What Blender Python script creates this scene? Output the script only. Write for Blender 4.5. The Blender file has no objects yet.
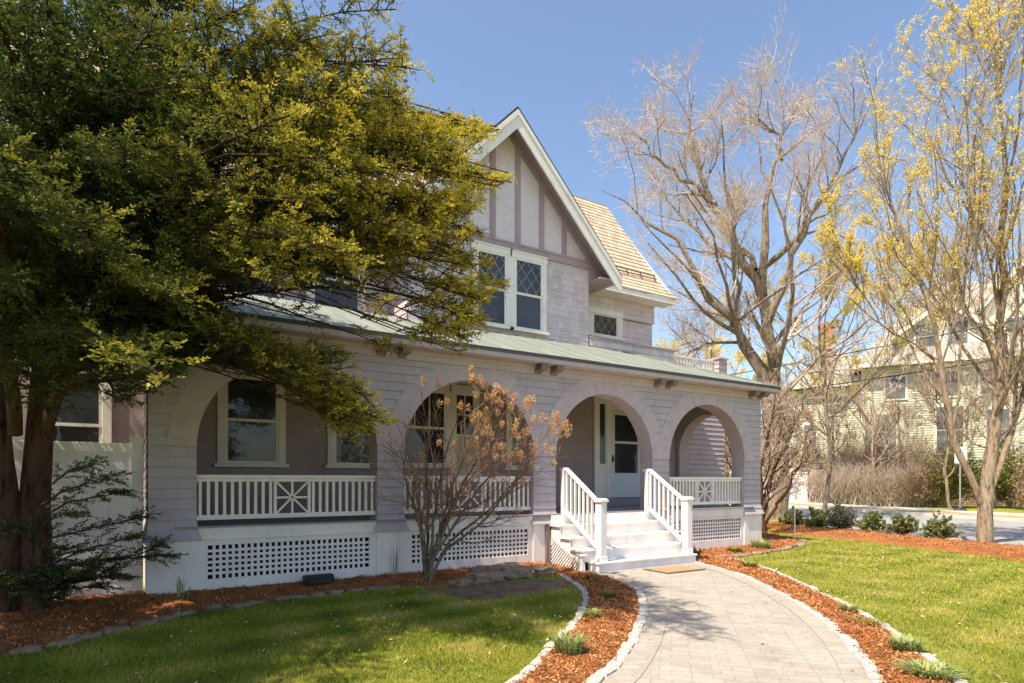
import bpy, math, random
import numpy as np
from math import sin, cos, pi, radians as R_
C = bpy.context.scene.collection
rnd = random.Random(7)
G0 = -0.05                                  # level of lawn and path

# ---------------------------------------------------------------- helpers
def tag(o, label=None, cat=None, group=None, kind=None):
    if label: o['label'] = label
    if cat: o['category'] = cat
    if group: o['group'] = group
    if kind: o['kind'] = kind
    return o
def thing(name, label, cat, loc=(0, 0, 0), rz=0, group=None):
    o = bpy.data.objects.new(name, None); C.objects.link(o)
    o.location = loc; o.rotation_euler = (0, 0, rz); o.empty_display_size = .2
    return tag(o, label, cat, group)

class MB:
    """collects polygons of one mesh"""
    def __init__(s): s.v = []; s.f = []
    def add(s, vs, fs):
        n = len(s.v); s.v += [tuple(v) for v in vs]; s.f += [tuple(i + n for i in f) for f in fs]
    def quad(s, a, b, c, d): s.add([a, b, c, d], [(0, 1, 2, 3)])
    def poly(s, pts): s.add(pts, [tuple(range(len(pts)))])
    def box(s, x0, x1, y0, y1, z0, z1):
        v = [(x, y, z) for z in (z0, z1) for y in (y0, y1) for x in (x0, x1)]
        s.add(v, [(0, 2, 3, 1), (4, 5, 7, 6), (0, 1, 5, 4), (2, 6, 7, 3), (0, 4, 6, 2), (1, 3, 7, 5)])
    def prism(s, pts, axis, a, b):
        """polygon pts (2D) swept along an axis from a to b; axis 'x': pts=(y,z), 'y': (x,z), 'z': (x,y)"""
        def P(p, t):
            return {'x': (t, p[0], p[1]), 'y': (p[0], t, p[1]), 'z': (p[0], p[1], t)}[axis]
        n = len(pts)
        s.add([P(p, a) for p in pts] + [P(p, b) for p in pts],
              [tuple(range(n))[::-1], tuple(range(n, 2 * n))] + [(i, (i + 1) % n, n + (i + 1) % n, n + i) for i in range(n)])
    def bar(s, p, q, w, h, up=(0, 0, 1)):
        """square bar from p to q, width w (sideways) and height h (along up)"""
        p, q, up = np.array(p, float), np.array(q, float), np.array(up, float)
        d = q - p; d /= np.linalg.norm(d)
        sd = np.cross(d, up); sd /= np.linalg.norm(sd); u = np.cross(sd, d)
        v = [b + sd * a * w / 2 + u * c * h / 2 for b in (p, q) for a, c in ((-1, -1), (1, -1), (1, 1), (-1, 1))]
        s.add(v, [(0, 3, 2, 1), (4, 5, 6, 7), (0, 1, 5, 4), (1, 2, 6, 5), (2, 3, 7, 6), (3, 0, 4, 7)])
    def cyl(s, p, q, r0, r1=None, n=10):
        r1 = r0 if r1 is None else r1
        p, q = np.array(p, float), np.array(q, float); d = q - p; d /= np.linalg.norm(d)
        a = np.cross(d, (0, 0, 1) if abs(d[2]) < .9 else (1, 0, 0)); a /= np.linalg.norm(a); b = np.cross(d, a)
        v = [c + (a * cos(2 * pi * i / n) + b * sin(2 * pi * i / n)) * r for c, r in ((p, r0), (q, r1)) for i in range(n)]
        s.add(v, [tuple(range(n))[::-1], tuple(range(n, 2 * n))] + [(i, (i + 1) % n, n + (i + 1) % n, n + i) for i in range(n)])
    def build(s, name, m, parent=None, off=None, bevel=0, smooth=False):
        if off is None:
            off = (0, 0, 0); p = parent
            if p is not None:
                off = tuple(p.get('off', (0, 0, 0)))
        me = bpy.data.meshes.new(name)
        me.from_pydata([(a - off[0], b - off[1], c - off[2]) for a, b, c in s.v], [], s.f)
        me.materials.append(m); me.update()
        o = bpy.data.objects.new(name, me); C.objects.link(o)
        if parent is not None:
            o.parent = parent
            if 'off' in parent: o['off'] = list(off)
        if bevel:
            b = o.modifiers.new('bevel', 'BEVEL'); b.width = bevel; b.segments = 2; b.limit_method = 'ANGLE'
        if smooth:
            me.polygons.foreach_set('use_smooth', [True] * len(me.polygons))
        return o

def np_mesh(name, V, F, m, parent=None, attrs=None, smooth=False):
    """V (n,3), F (m,k) numpy -> mesh object; attrs: {name: per-face floats}"""
    me = bpy.data.meshes.new(name)
    k = F.shape[1]
    me.vertices.add(len(V)); me.vertices.foreach_set('co', np.ascontiguousarray(V, dtype=np.float32).ravel())
    me.loops.add(F.size); me.loops.foreach_set('vertex_index', np.ascontiguousarray(F, dtype=np.int32).ravel())
    me.polygons.add(len(F)); me.polygons.foreach_set('loop_start', np.arange(0, F.size, k, dtype=np.int32))
    me.polygons.foreach_set('loop_total', np.full(len(F), k, dtype=np.int32))
    if smooth: me.polygons.foreach_set('use_smooth', np.ones(len(F), dtype=bool))
    me.update(calc_edges=True)
    for n_, a in (attrs or {}).items():
        at = me.attributes.new(n_, 'FLOAT', 'FACE'); at.data.foreach_set('value', np.ascontiguousarray(a, dtype=np.float32))
    me.materials.append(m)
    o = bpy.data.objects.new(name, me); C.objects.link(o)
    if parent is not None: o.parent = parent
    return o

def nrm(v): return v / np.maximum(np.linalg.norm(v, axis=-1, keepdims=True), 1e-9)
def tubes(P, R, sides):
    """P (N,n,3), R (N,n) -> verts, quads"""
    N, n, _ = P.shape
    T = np.empty_like(P); T[:, 1:-1] = P[:, 2:] - P[:, :-2]; T[:, 0] = P[:, 1] - P[:, 0]; T[:, -1] = P[:, -1] - P[:, -2]
    T = nrm(T)
    ref = np.where(np.abs(T[:, :1, 2:3]) > .85, np.array([1., 0, 0]), np.array([0, 0, 1.]))
    A = nrm(np.cross(T, np.broadcast_to(ref, T.shape))); B = np.cross(T, A)
    a = np.arange(sides) * 2 * pi / sides
    V = P[:, :, None] + R[:, :, None, None] * (A[:, :, None] * np.cos(a)[None, None, :, None] + B[:, :, None] * np.sin(a)[None, None, :, None])
    idx = np.arange(N * n * sides).reshape(N, n, sides)
    q = np.stack([idx[:, :-1], np.roll(idx, -1, 2)[:, :-1], np.roll(idx, -1, 2)[:, 1:], idx[:, 1:]], -1)
    return V.reshape(-1, 3), q.reshape(-1, 4)
def merge(lst):
    Vs, Fs, n = [], [], 0
    for V, F in lst: Vs.append(V); Fs.append(F + n); n += len(V)
    return np.concatenate(Vs), np.concatenate(Fs)
def resample(pts, n):
    pts = np.array(pts, float); d = np.r_[0, np.cumsum(np.linalg.norm(np.diff(pts, axis=0), axis=1))]
    t = np.linspace(0, d[-1], n)
    return np.stack([np.interp(t, d, pts[:, i]) for i in range(pts.shape[1])], 1)
def curve(pts, n):
    """smooth (Catmull-Rom) resampling of a polyline"""
    p = np.array(pts, float); p = np.vstack([2 * p[0] - p[1], p, 2 * p[-1] - p[-2]]); out = []
    for i in range(1, len(p) - 2):
        for t in np.linspace(0, 1, 12, endpoint=False):
            a, b, c, d = p[i - 1:i + 3]
            out.append(.5 * (2 * b + (c - a) * t + (2 * a - 5 * b + 4 * c - d) * t * t + (3 * b - a - 3 * c + d) * t ** 3))
    out.append(p[-2]); return resample(out, n)
def offset_curve(P, d):
    T = np.gradient(P, axis=0); T = nrm(T); return P + np.stack([-T[:, 1], T[:, 0]], 1) * d
def noise2(x, y, s=0):
    """cheap smooth pseudo noise in about -1..1"""
    r = np.random.default_rng(s); o = 0
    for k in range(7):
        a = r.uniform(0, 2 * pi); f = r.uniform(.6, 1.9); o = o + np.sin((x * cos(a) + y * sin(a)) * f * 2 * pi + r.uniform(0, 6.28))
    return o / 4
def inside(px, py, poly):
    poly = np.array(poly); r = np.zeros(px.shape, bool); n = len(poly); j = n - 1
    for i in range(n):
        xi, yi = poly[i]; xj, yj = poly[j]
        c = ((yi > py) != (yj > py)) & (px < (xj - xi) * (py - yi) / (yj - yi + 1e-12) + xi); r ^= c; j = i
    return r
def edge_dist(px, py, poly):
    poly = np.array(poly); d = np.full(px.shape, 1e9); n = len(poly)
    for i in range(n):
        a, b = poly[i], poly[(i + 1) % n]; ab = b - a; L = (ab @ ab) + 1e-12
        t = np.clip(((px - a[0]) * ab[0] + (py - a[1]) * ab[1]) / L, 0, 1)
        d = np.minimum(d, np.hypot(px - a[0] - t * ab[0], py - a[1] - t * ab[1]))
    return d

# ---------------------------------------------------------------- materials
def newmat(name):
    m = bpy.data.materials.new(name); m.use_nodes = True
    nt = m.node_tree; b = nt.nodes['Principled BSDF']
    return m, nt, b
def N(nt, typ, **kw):
    n = nt.nodes.new(typ)
    for k, v in kw.items():
        if k in n.inputs: n.inputs[k].default_value = v
        else: setattr(n, k, v)
    return n
def coords(nt, what='Object'):
    return nt.nodes.new('ShaderNodeTexCoord').outputs[what]
def ramp(nt, fac, stops):
    r = nt.nodes.new('ShaderNodeValToRGB'); nt.links.new(fac, r.inputs[0])
    e = r.color_ramp.elements
    while len(e) < len(stops): e.new(.5)
    for x, (p, c) in zip(e, stops): x.position = p; x.color = (*c, 1)
    return r.outputs[0]
def mixc(nt, fac, a, b, mode='MIX'):
    m = nt.nodes.new('ShaderNodeMix'); m.data_type = 'RGBA'; m.blend_type = mode
    for s, v in ((0, fac), (6, a), (7, b)):
        if hasattr(v, 'is_output') or isinstance(v, bpy.types.NodeSocket): nt.links.new(v, m.inputs[s])
        else: m.inputs[s].default_value = v if s == 0 else (*v, 1)
    return m.outputs[2]
def bump(nt, b, h, strength=.3, dist=.01):
    n = N(nt, 'ShaderNodeBump'); n.inputs['Strength'].default_value = strength; n.inputs['Distance'].default_value = dist
    nt.links.new(h, n.inputs['Height']); nt.links.new(n.outputs[0], b.inputs['Normal'])
def noise(nt, vec, scale, detail=4, rough=.55):
    n = N(nt, 'ShaderNodeTexNoise', Scale=scale, Detail=detail, Roughness=rough)
    if vec is not None: nt.links.new(vec, n.inputs['Vector'])
    return n.outputs['Fac']
def mp(nt, vec, scale=(1, 1, 1), rot=(0, 0, 0), loc=(0, 0, 0)):
    n = nt.nodes.new('ShaderNodeMapping'); nt.links.new(vec, n.inputs[0])
    n.inputs['Scale'].default_value = scale; n.inputs['Rotation'].default_value = rot; n.inputs['Location'].default_value = loc
    return n.outputs[0]
def plain(name, col, rough=.6, var=.12, scale=6, bmp=.15, bscale=60, stretch=(1, 1, 1), spec=.3, metal=0):
    """painted / plain surface with soft tone variation and fine bump"""
    m, nt, b = newmat(name); v = mp(nt, coords(nt), stretch)
    c2 = tuple(x * (1 - var * 1.6) for x in col); c1 = tuple(min(1, x * (1 + var * .6)) for x in col)
    col_ = ramp(nt, noise(nt, v, scale, 5), [(.3, c2), (.5, col), (.72, c1)])
    nt.links.new(col_, b.inputs['Base Color'])
    b.inputs['Roughness'].default_value = rough; b.inputs['Specular IOR Level'].default_value = spec; b.inputs['Metallic'].default_value = metal
    if bmp: bump(nt, b, noise(nt, v, bscale, 3), bmp, .006)
    return m
def shingle(name, col, w=.17, h=.137, z0=.70, var=.1, mort=.004, bstr=.5):
    m, nt, b = newmat(name); co = coords(nt)
    sx = N(nt, 'ShaderNodeSeparateXYZ'); nt.links.new(co, sx.inputs[0])
    ad = N(nt, 'ShaderNodeMath', operation='ADD'); nt.links.new(sx.outputs[0], ad.inputs[0]); nt.links.new(sx.outputs[1], ad.inputs[1])
    sb = N(nt, 'ShaderNodeMath', operation='SUBTRACT'); nt.links.new(sx.outputs[2], sb.inputs[0]); sb.inputs[1].default_value = z0 - 20 * h
    cb = N(nt, 'ShaderNodeCombineXYZ'); nt.links.new(ad.outputs[0], cb.inputs[0]); nt.links.new(sb.outputs[0], cb.inputs[1])
    t = N(nt, 'ShaderNodeTexBrick'); nt.links.new(cb.outputs[0], t.inputs[0]); t.offset = .43; t.offset_frequency = 2; t.squash = .8; t.squash_frequency = 3
    for k, x in (('Scale', 1), ('Mortar Size', mort), ('Mortar Smooth', .2), ('Brick Width', w), ('Row Height', h), ('Bias', 0)): t.inputs[k].default_value = x
    t.inputs[1].default_value = (*[x * (1 - var) for x in col], 1); t.inputs[2].default_value = (*[x * (1 + var * .6) for x in col], 1)
    t.inputs[3].default_value = (*[x * .75 for x in col], 1)
    v = mp(nt, co, (1, 1, .6)); nz = noise(nt, v, 1.7, 6, .65)
    c = mixc(nt, .8, t.outputs[0], ramp(nt, nz, [(.3, (.82, .82, .84)), (.55, (1, 1, 1)), (.75, (1.06, 1.05, 1.03))]), 'MULTIPLY')
    nt.links.new(c, b.inputs['Base Color']); b.inputs['Roughness'].default_value = .62; b.inputs['Specular IOR Level'].default_value = .3
    grain = noise(nt, mp(nt, co, (60, 60, 5)), 1, 3)
    mx = N(nt, 'ShaderNodeMath', operation='MULTIPLY_ADD'); nt.links.new(t.outputs[1], mx.inputs[0]); mx.inputs[1].default_value = -.7; nt.links.new(grain, mx.inputs[2])
    bump(nt, b, mx.outputs[0], bstr, .008)
    return m
def leafmat(name, stops, trans=.35, tip=None, rough=.5, attr='rnd'):
    """foliage: colour picked per leaf from its own random number; young tips of their own colour"""
    m, nt, b = newmat(name)
    a = N(nt, 'ShaderNodeAttribute', attribute_name=attr)
    c = ramp(nt, a.outputs['Fac'], stops)
    if tip:
        t = N(nt, 'ShaderNodeAttribute', attribute_name='tip'); c = mixc(nt, t.outputs['Fac'], c, tip)
    nt.links.new(c, b.inputs['Base Color']); b.inputs['Roughness'].default_value = rough; b.inputs['Specular IOR Level'].default_value = .25
    tr = N(nt, 'ShaderNodeBsdfTranslucent'); nt.links.new(c, tr.inputs[0])
    mx = N(nt, 'ShaderNodeMixShader'); mx.inputs[0].default_value = trans
    nt.links.new(b.outputs[0], mx.inputs[1]); nt.links.new(tr.outputs[0], mx.inputs[2])
    nt.links.new(mx.outputs[0], nt.nodes['Material Output'].inputs[0])
    return m
def bark(name, col, dark, scale=9):
    m, nt, b = newmat(name); v = mp(nt, coords(nt), (1, 1, .22))
    n1 = noise(nt, v, scale, 8, .7)
    nt.links.new(ramp(nt, n1, [(.38, dark), (.5, col), (.66, tuple(x * 1.3 for x in col))]), b.inputs['Base Color'])
    b.inputs['Roughness'].default_value = .85; b.inputs['Specular IOR Level'].default_value = .15
    bump(nt, b, noise(nt, v, scale * 1.6, 6, .7), 1, .07)
    return m
def glassmat(name, col=(.02, .022, .024), rough=.03):
    m, nt, b = newmat(name)
    c = ramp(nt, noise(nt, coords(nt), 1.3, 3), [(.35, col), (.65, tuple(x * 2.6 for x in col))])
    nt.links.new(c, b.inputs['Base Color']); b.inputs['Roughness'].default_value = rough; b.inputs['IOR'].default_value = 1.5
    b.inputs['Specular IOR Level'].default_value = .55
    bump(nt, b, noise(nt, coords(nt), 2.6, 3), .22, .02)
    return m

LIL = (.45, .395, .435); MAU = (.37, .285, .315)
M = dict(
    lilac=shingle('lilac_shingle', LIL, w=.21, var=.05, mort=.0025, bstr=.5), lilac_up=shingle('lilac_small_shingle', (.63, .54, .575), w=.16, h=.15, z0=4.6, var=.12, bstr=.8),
    lilac_trim=plain('lilac_paint', (.47, .395, .42), var=.08), mauve=plain('mauve_paint', MAU, var=.08, stretch=(1, 1, .3)),
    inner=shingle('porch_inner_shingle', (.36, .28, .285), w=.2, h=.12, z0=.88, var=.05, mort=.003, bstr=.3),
    white=plain('white_paint', (.77, .73, .70), rough=.5, var=.08, scale=4, bmp=.25, bscale=40, stretch=(1, 1, .5)),
    trimw=plain('warm_white_trim', (.79, .74, .68), rough=.5, var=.06, bmp=.1),
    stucco=plain('pale_stucco', (.66, .585, .645), rough=.85, var=.05, bmp=.4, bscale=140),
    deck=plain('grey_floor_paint', (.26, .265, .29), rough=.45, var=.1, stretch=(8, .6, 1)),
    soffit=plain('soffit_paint', (.44, .34, .33), var=.08), door=plain('door_paint', (.62, .66, .72), rough=.4, var=.03, bmp=.05),
    shade=plain('cream_blind', (.60, .52, .40), rough=.8, var=.05), glass=glassmat('window_glass'),
    dark=plain('dark_metal_and_shade', (.03, .03, .033), rough=.5, var=.1), strip_brown=plain('brown_strip', (.20, .14, .12), var=.2),
    beam=plain('bracket_brown', (.20, .155, .16), var=.12), lead=plain('lead_came', (.34, .34, .33), rough=.5),
    edge=plain('roof_edge', (.06, .06, .07), var=.1), vinyl=plain('white_vinyl', (.85, .84, .85), rough=.35, var=.03, bmp=0),
)
# weathered copper roof
def copper():
    m, nt, b = newmat('weathered_copper'); co = coords(nt)
    c = ramp(nt, noise(nt, mp(nt, co, (2.5, .5, .5)), 2.2, 7, .65), [(.3, (.165, .19, .16)), (.5, (.215, .24, .205)), (.72, (.275, .29, .25))])
    nt.links.new(c, b.inputs['Base Color']); b.inputs['Roughness'].default_value = .55
    bump(nt, b, noise(nt, co, 25, 4), .25, .01); return m
M['copper'] = copper()
def shakes():
    m, nt, b = newmat('cedar_shakes'); co = coords(nt)
    sx = N(nt, 'ShaderNodeSeparateXYZ'); nt.links.new(co, sx.inputs[0])
    cb = N(nt, 'ShaderNodeCombineXYZ'); nt.links.new(sx.outputs[0], cb.inputs[0]); nt.links.new(sx.outputs[2], cb.inputs[1])
    t = N(nt, 'ShaderNodeTexBrick'); nt.links.new(cb.outputs[0], t.inputs[0]); t.offset = .37; t.squash = .7; t.squash_frequency = 3
    for k, x in (('Scale', 1), ('Mortar Size', .005), ('Brick Width', .17), ('Row Height', .15), ('Mortar Smooth', .1)): t.inputs[k].default_value = x
    t.inputs[1].default_value = (.47, .36, .255, 1); t.inputs[2].default_value = (.60, .51, .41, 1); t.inputs[3].default_value = (.22, .14, .08, 1)
    c = mixc(nt, .7, t.outputs[0], ramp(nt, noise(nt, co, 3, 6, .7), [(.3, (.7, .68, .66)), (.6, (1.05, 1.03, 1))]), 'MULTIPLY')
    nt.links.new(c, b.inputs['Base Color']); b.inputs['Roughness'].default_value = .85; b.inputs['Specular IOR Level'].default_value = .1
    bump(nt, b, t.outputs[1], -.8, .02); return m
M['shake'] = shakes()
# ================================================================ THE HOUSE
HX, HY_ = 6.4, 1.2
house = thing('house', 'lavender shingled house with arched porch, steep half-timbered gable and cedar roof', 'house', (HX, HY_, 0))
house['off'] = [HX, HY_, 0]
def part(mb, name, m, parent=None, **k): return mb.build(name, m, parent or house, **k)

DECK = .88; SPR = 1.935; RAD = 1.235; WTOP = 3.55
CX = [1.945, 4.855, 7.82, 10.785]; XL, XR = .16, 12.63
def wz(z, R=RAD, zs=SPR, grow=.05):
    if z <= zs: return R
    r = R + grow
    return math.sqrt(max(0, r * r - (z - zs) ** 2))
def shingled(mb, f, a0, a1, centres, z0, z1, R=RAD, zs=SPR, course=.137, flare=0, ztop=.98, sub=3, jit=.005, butt=.017):
    """courses of shingles whose butts stand proud; f(a, out, z) -> point"""
    z = z0; k = 0
    while z < z1 - 1e-6:
        zt = min(z + course, z1)
        jo = rnd.uniform(0, jit)
        zs_ = np.linspace(z, zt, sub + 1); outs = [butt + jo - (butt - .0025) * (q - z) / course for q in zs_]
        rows = []
        for q, o in zip(zs_, outs):
            fl = flare * max(0, (ztop - q) / (ztop - z0)) ** 1.4 if flare else 0
            w = wz(q, R, zs); xs = [a0 - fl]
            for c in centres: xs += [c - w + (fl if w > 0 else 0), c + w - (fl if w > 0 else 0)]
            xs.append(a1 + fl); rows.append((xs, o + fl, q))
        for i in range(sub):
            (xa, oa, qa), (xb, ob, qb) = rows[i], rows[i + 1]
            for s in range(0, len(xa), 2):
                if xa[s + 1] - xa[s] < .002: continue
                mb.quad(f(xa[s], oa, qa), f(xa[s + 1], oa, qa), f(xb[s + 1], ob, qb), f(xb[s], ob, qb))
        xa, oa, qa = rows[0]                      # underside of the butts
        for s in range(0, len(xa), 2):
            mb.quad(f(xa[s], 0, qa), f(xa[s + 1], 0, qa), f(xa[s + 1], oa, qa), f(xa[s], oa, qa))
        z = zt; k += 1
def reveal_pts(c, R, zs, zb, n=36):
    return [(c - R, zb)] + [(c - R * cos(pi * i / n), zs + R * sin(pi * i / n)) for i in range(n + 1)] + [(c + R, zb)]
TH = .34
mb = MB(); fr = lambda a, o, z: (a, -o, z)
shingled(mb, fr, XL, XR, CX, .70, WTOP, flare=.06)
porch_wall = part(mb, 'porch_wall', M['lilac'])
mb = MB()
for c in CX:                                      # smooth reveals of the arches and inner face
    pts = reveal_pts(c, RAD, SPR, DECK - .1)
    for (xa, za), (xb, zb) in zip(pts, pts[1:]):
        mb.quad((xa, -.012, za), (xa, TH, za), (xb, TH, zb), (xb, -.012, zb))
xs = [XL]
for c in CX: xs += [c - RAD, c + RAD]
xs.append(XR - TH)
nz = 30
for i in range(nz):
    za, zb = DECK - .1 + (WTOP - DECK + .1) * i / nz, DECK - .1 + (WTOP - DECK + .1) * (i + 1) / nz
    A, B = [XL], [XL]
    for c in CX: A += [c - wz(za, grow=0), c + wz(za, grow=0)]; B += [c - wz(zb, grow=0), c + wz(zb, grow=0)]
    A.append(XR - TH); B.append(XR - TH)
    for s in range(0, len(A), 2): mb.quad((A[s + 1], TH, za), (A[s], TH, za), (B[s], TH, zb), (B[s + 1], TH, zb))
part(mb, 'arch_reveal', M['lilac_trim'])
for c in CX:                                      # ring of flared shingles round each arch
    mb = MB(); n = 44
    for i in range(n):
        a0, a1 = pi * i / n, pi * (i + 1) / n; o = -.017 - .004 * (i % 2) - rnd.uniform(0, .004)
        for j in range(2):
            r0, r1 = (RAD, RAD + .19) if j == 0 else (RAD + .19, RAD + .34)
            oo = o - (.006 if j == 0 else 0)
            P = lambda r, a, y: (c - r * cos(a), y, SPR + r * sin(a))
            mb.quad(P(r0, a0, oo), P(r0, a1, oo), P(r1, a1, oo + .004), P(r1, a0, oo + .004))
            mb.quad(P(r1, a0, oo + .004), P(r1, a1, oo + .004), P(r1, a1, 0), P(r1, a0, 0))
        mb.quad(P(RAD, a0, o - .006), P(RAD, a0, 0), P(RAD, a1, 0), P(RAD, a1, o - .006))
    part(mb, 'arch_ring', M['lilac_trim'])
# right end wall of the porch with its own arch, left end wall
EC, ER, EZ = 1.27, .92, 2.25
mb = MB(); shingled(mb, lambda a, o, z: (XR + o, a, z), 0.0, 2.3, [EC], .70, WTOP, R=ER, zs=EZ, flare=.05)
pts = reveal_pts(EC, ER, EZ, DECK)
for (ya, za), (yb, zb) in zip(pts, pts[1:]): mb.quad((XR + .012, ya, za), (XR - TH, ya, za), (XR - TH, yb, zb), (XR + .012, yb, zb))
for i in range(nz):
    za, zb = DECK + (WTOP - DECK) * i / nz, DECK + (WTOP - DECK) * (i + 1) / nz
    for s in (-1, 1):
        e = TH if s < 0 else 2.3
        mb.quad((XR - TH, EC + s * wz(za, ER, EZ, 0), za), (XR - TH, e, za), (XR - TH, e, zb), (XR - TH, EC + s * wz(zb, ER, EZ, 0), zb))
part(mb, 'porch_end_wall', M['lilac'])
mb = MB(); shingled(mb, lambda a, o, z: (XL - o, a, z), 0.0, 2.3, [], .70, WTOP, flare=.05); mb.box(XL + .01, XL + .3, .34, 2.29, .6, WTOP)
part(mb, 'porch_end_wall', M['lilac'])
# frieze moulding under the eave
mb = MB(); mb.box(XL - .02, XR + .03, -.05, -.001, 3.40, 3.56); mb.box(XL - .03, XR + .045, -.075, -.051, 3.49, 3.56)
mb.box(XR + .03, XR + .05, -.05, 2.3, 3.40, 3.56)
part(mb, 'frieze_board', M['lilac_trim'], bevel=.006)
# white foundation skirt: piers proud, bays with lattice
mb = MB()
ed = [XL]
for c in CX: ed += [c - RAD, c + RAD]
ed.append(XR)
for i in range(0, len(ed), 2):
    mb = MB(); mb.box(ed[i] - .02, ed[i + 1] + .02, -.035, .3, -.3, .70); part(mb, 'foundation_pier', M['white'], bevel=.006)
for x0, x1 in ((XR - .3, XR + .03), (XL - .02, XL + .3)):
    mb = MB(); mb.box(x0, x1, .3, 2.3, -.3, .70); part(mb, 'foundation_wall', M['white'], bevel=.006)
def lattice_bay(c):
    x0, x1 = c - RAD + .02, c + RAD - .02
    mb = MB(); mb.box(x0, x1, -.03, .02, .70, .86); mb.box(x0, x1, -.045, -.0301, .69, .715)
    mb.box(x0, x1, -.02, .02, .62, .70); mb.box(x0, x1, -.02, .02, -.25, .17); mb.box(x0, x0 + .11, -.02, .02, .17, .62); mb.box(x1 - .11, x1, -.02, .02, .17, .62)
    fo = part(mb, 'lattice_panel', M['white'], bevel=.004)
    mb = MB(); p = .0765; x = x0 + .11
    k = int((x1 - x0 - .22) / p); p2 = (x1 - x0 - .22) / k
    for i in range(1, k): mb.box(x + i * p2 - .018, x + i * p2 + .018, .0, .007, .17, .62)
    for i in range(1, 6): mb.box(x, x1 - .11, -.0085, -.0005, .17 + i * .075 - .018, .17 + i * .075 + .018)
    part(mb, 'lattice', M['white'], fo)
    mb = MB(); mb.box(x0 - .1, x1 + .1, .32, .34, -.3, .8); part(mb, 'crawl_space_shade', M['dark'], fo)  # dark sheet standing in for the shade under the porch
for i in (0, 1, 3): lattice_bay(CX[i])
mb = MB(); mb.box(XL, XR - .05, -.005, 2.3, .80, .86); mb.box(XL + .3, XR - .3, -.07, 2.3, .8601, DECK)
part(mb, 'porch_floor', M['deck'], bevel=.005)
mb = MB(); mb.box(XL, XR, .0, 2.3, WTOP - .02, WTOP + .03); part(mb, 'porch_ceiling', M['soffit'])
# porch roof: shed slab with overhang, seams, dark drip edge, soffit and paired bracket ends
RX0, RX1, RY0, RY1, RZ0, RZ1 = XL - .35, 12.95, -.30, 2.3, 3.70, 4.72
sl = (RZ1 - RZ0) / (RY1 - RY0)
HPX = RX1 - (RY1 - RY0)                                      # the roof is hipped at its right end
A0, A1, B0, B1, E1 = (RX0, RY0, RZ0), (RX1, RY0, RZ0), (RX0, RY1, RZ1), (HPX, RY1, RZ1), (RX1, RY1, RZ0)
dn = lambda p, k=.045: (p[0], p[1], p[2] - k)
mb = MB(); mb.add([A0, A1, B1, B0, E1] + [dn(p) for p in (A0, A1, B1, B0, E1)], [(0, 1, 2, 3), (1, 4, 2), (8, 7, 6, 5), (7, 9, 6), (0, 5, 6, 1), (1, 6, 9, 4), (0, 3, 8, 5)])
x = RX0 + .2
while x < RX1 - .1:
    ye = min(RY1 - .01, RY0 + (RX1 - x)); mb.bar((x, RY0 + .01, RZ0 + .010), (x, ye, RZ0 + sl * (ye - RY0) + .006), .016, .018); x += .48
mb.bar((RX1, RY0, RZ0 + .01), (HPX, RY1, RZ1 + .01), .05, .02)
roof = part(mb, 'porch_roof', M['copper'])
mb = MB(); mb.box(RX0 - .01, RX1 + .01, RY0 - .012, RY0 - .0005, RZ0 - .05, RZ0 + .012); mb.box(RX1 + .0005, RX1 + .012, RY0, RY1, RZ0 - .05, RZ0 + .012)
part(mb, 'drip_edge', M['edge'], roof)
mb = MB(); mb.box(RX0 + .02, RX1 - .02, RY0 + .02, 0, 3.561, 3.60); mb.box(RX0 + .02, RX1 - .02, RY0 + .0, RY0 + .02, 3.575, 3.668)
mb.box(XR, RX1 - .02, 0, 2.3, 3.561, 3.60)
part(mb, 'soffit', M['lilac_trim'], roof)
for c in (.4, 3.40, 6.337, 9.30, 12.36):
    for s in (-.17, .17):
        mb = MB(); mb.prism([(-.27, 3.56), (-.27, 3.50), (-.23, 3.455), (-.08, 3.455), (-.051, 3.40), (-.051, 3.56)], 'x', c + s - .075, c + s + .075)
        part(mb, 'bracket', M['beam'], roof, bevel=.006)
# porch railings
def porch_rail(c):
    x0, x1 = c - RAD, c + RAD; y = .10
    mb = MB(); mb.box(x0 + .002, x1 - .002, y - .045, y + .045, 1.515, 1.565); mb.box(x0 + .002, x1 - .002, y - .03, y + .03, 1.47, 1.514); mb.box(x0 + .002, x1 - .002, y - .03, y + .03, .955, 1.02)
    ro = part(mb, 'porch_railing', M['trimw'], bevel=.005)
    k = 25; st = 2 * RAD / k
    for i in range(k):
        xx = x0 + (i + .5) * st
        if abs(xx - c) < .22: continue
        mb = MB(); mb.box(xx - .019, xx + .019, y - .019, y + .019, 1.02, 1.47); part(mb, 'baluster', M['trimw'], ro)
    mb = MB(); w = .235
    for s in (-w, w): mb.box(c + s - .02, c + s + .02, y - .022, y + .022, 1.02, 1.47)
    zc = 1.245
    mb.box(c - .014, c + .014, y - .016, y + .016, 1.021, 1.469); mb.box(c - w + .021, c + w - .021, y - .017, y + .017, zc - .014, zc + .014)
    for s in (-1, 1): mb.bar((c - w + .02, y + .003 * s, zc - s * .22), (c + w - .02, y + .003 * s, zc + s * .22), .026, .028, up=(0, 1, 0))
    part(mb, 'starburst_panel', M['trimw'], ro)
for i in (0, 1, 3): porch_rail(CX[i])

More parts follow.
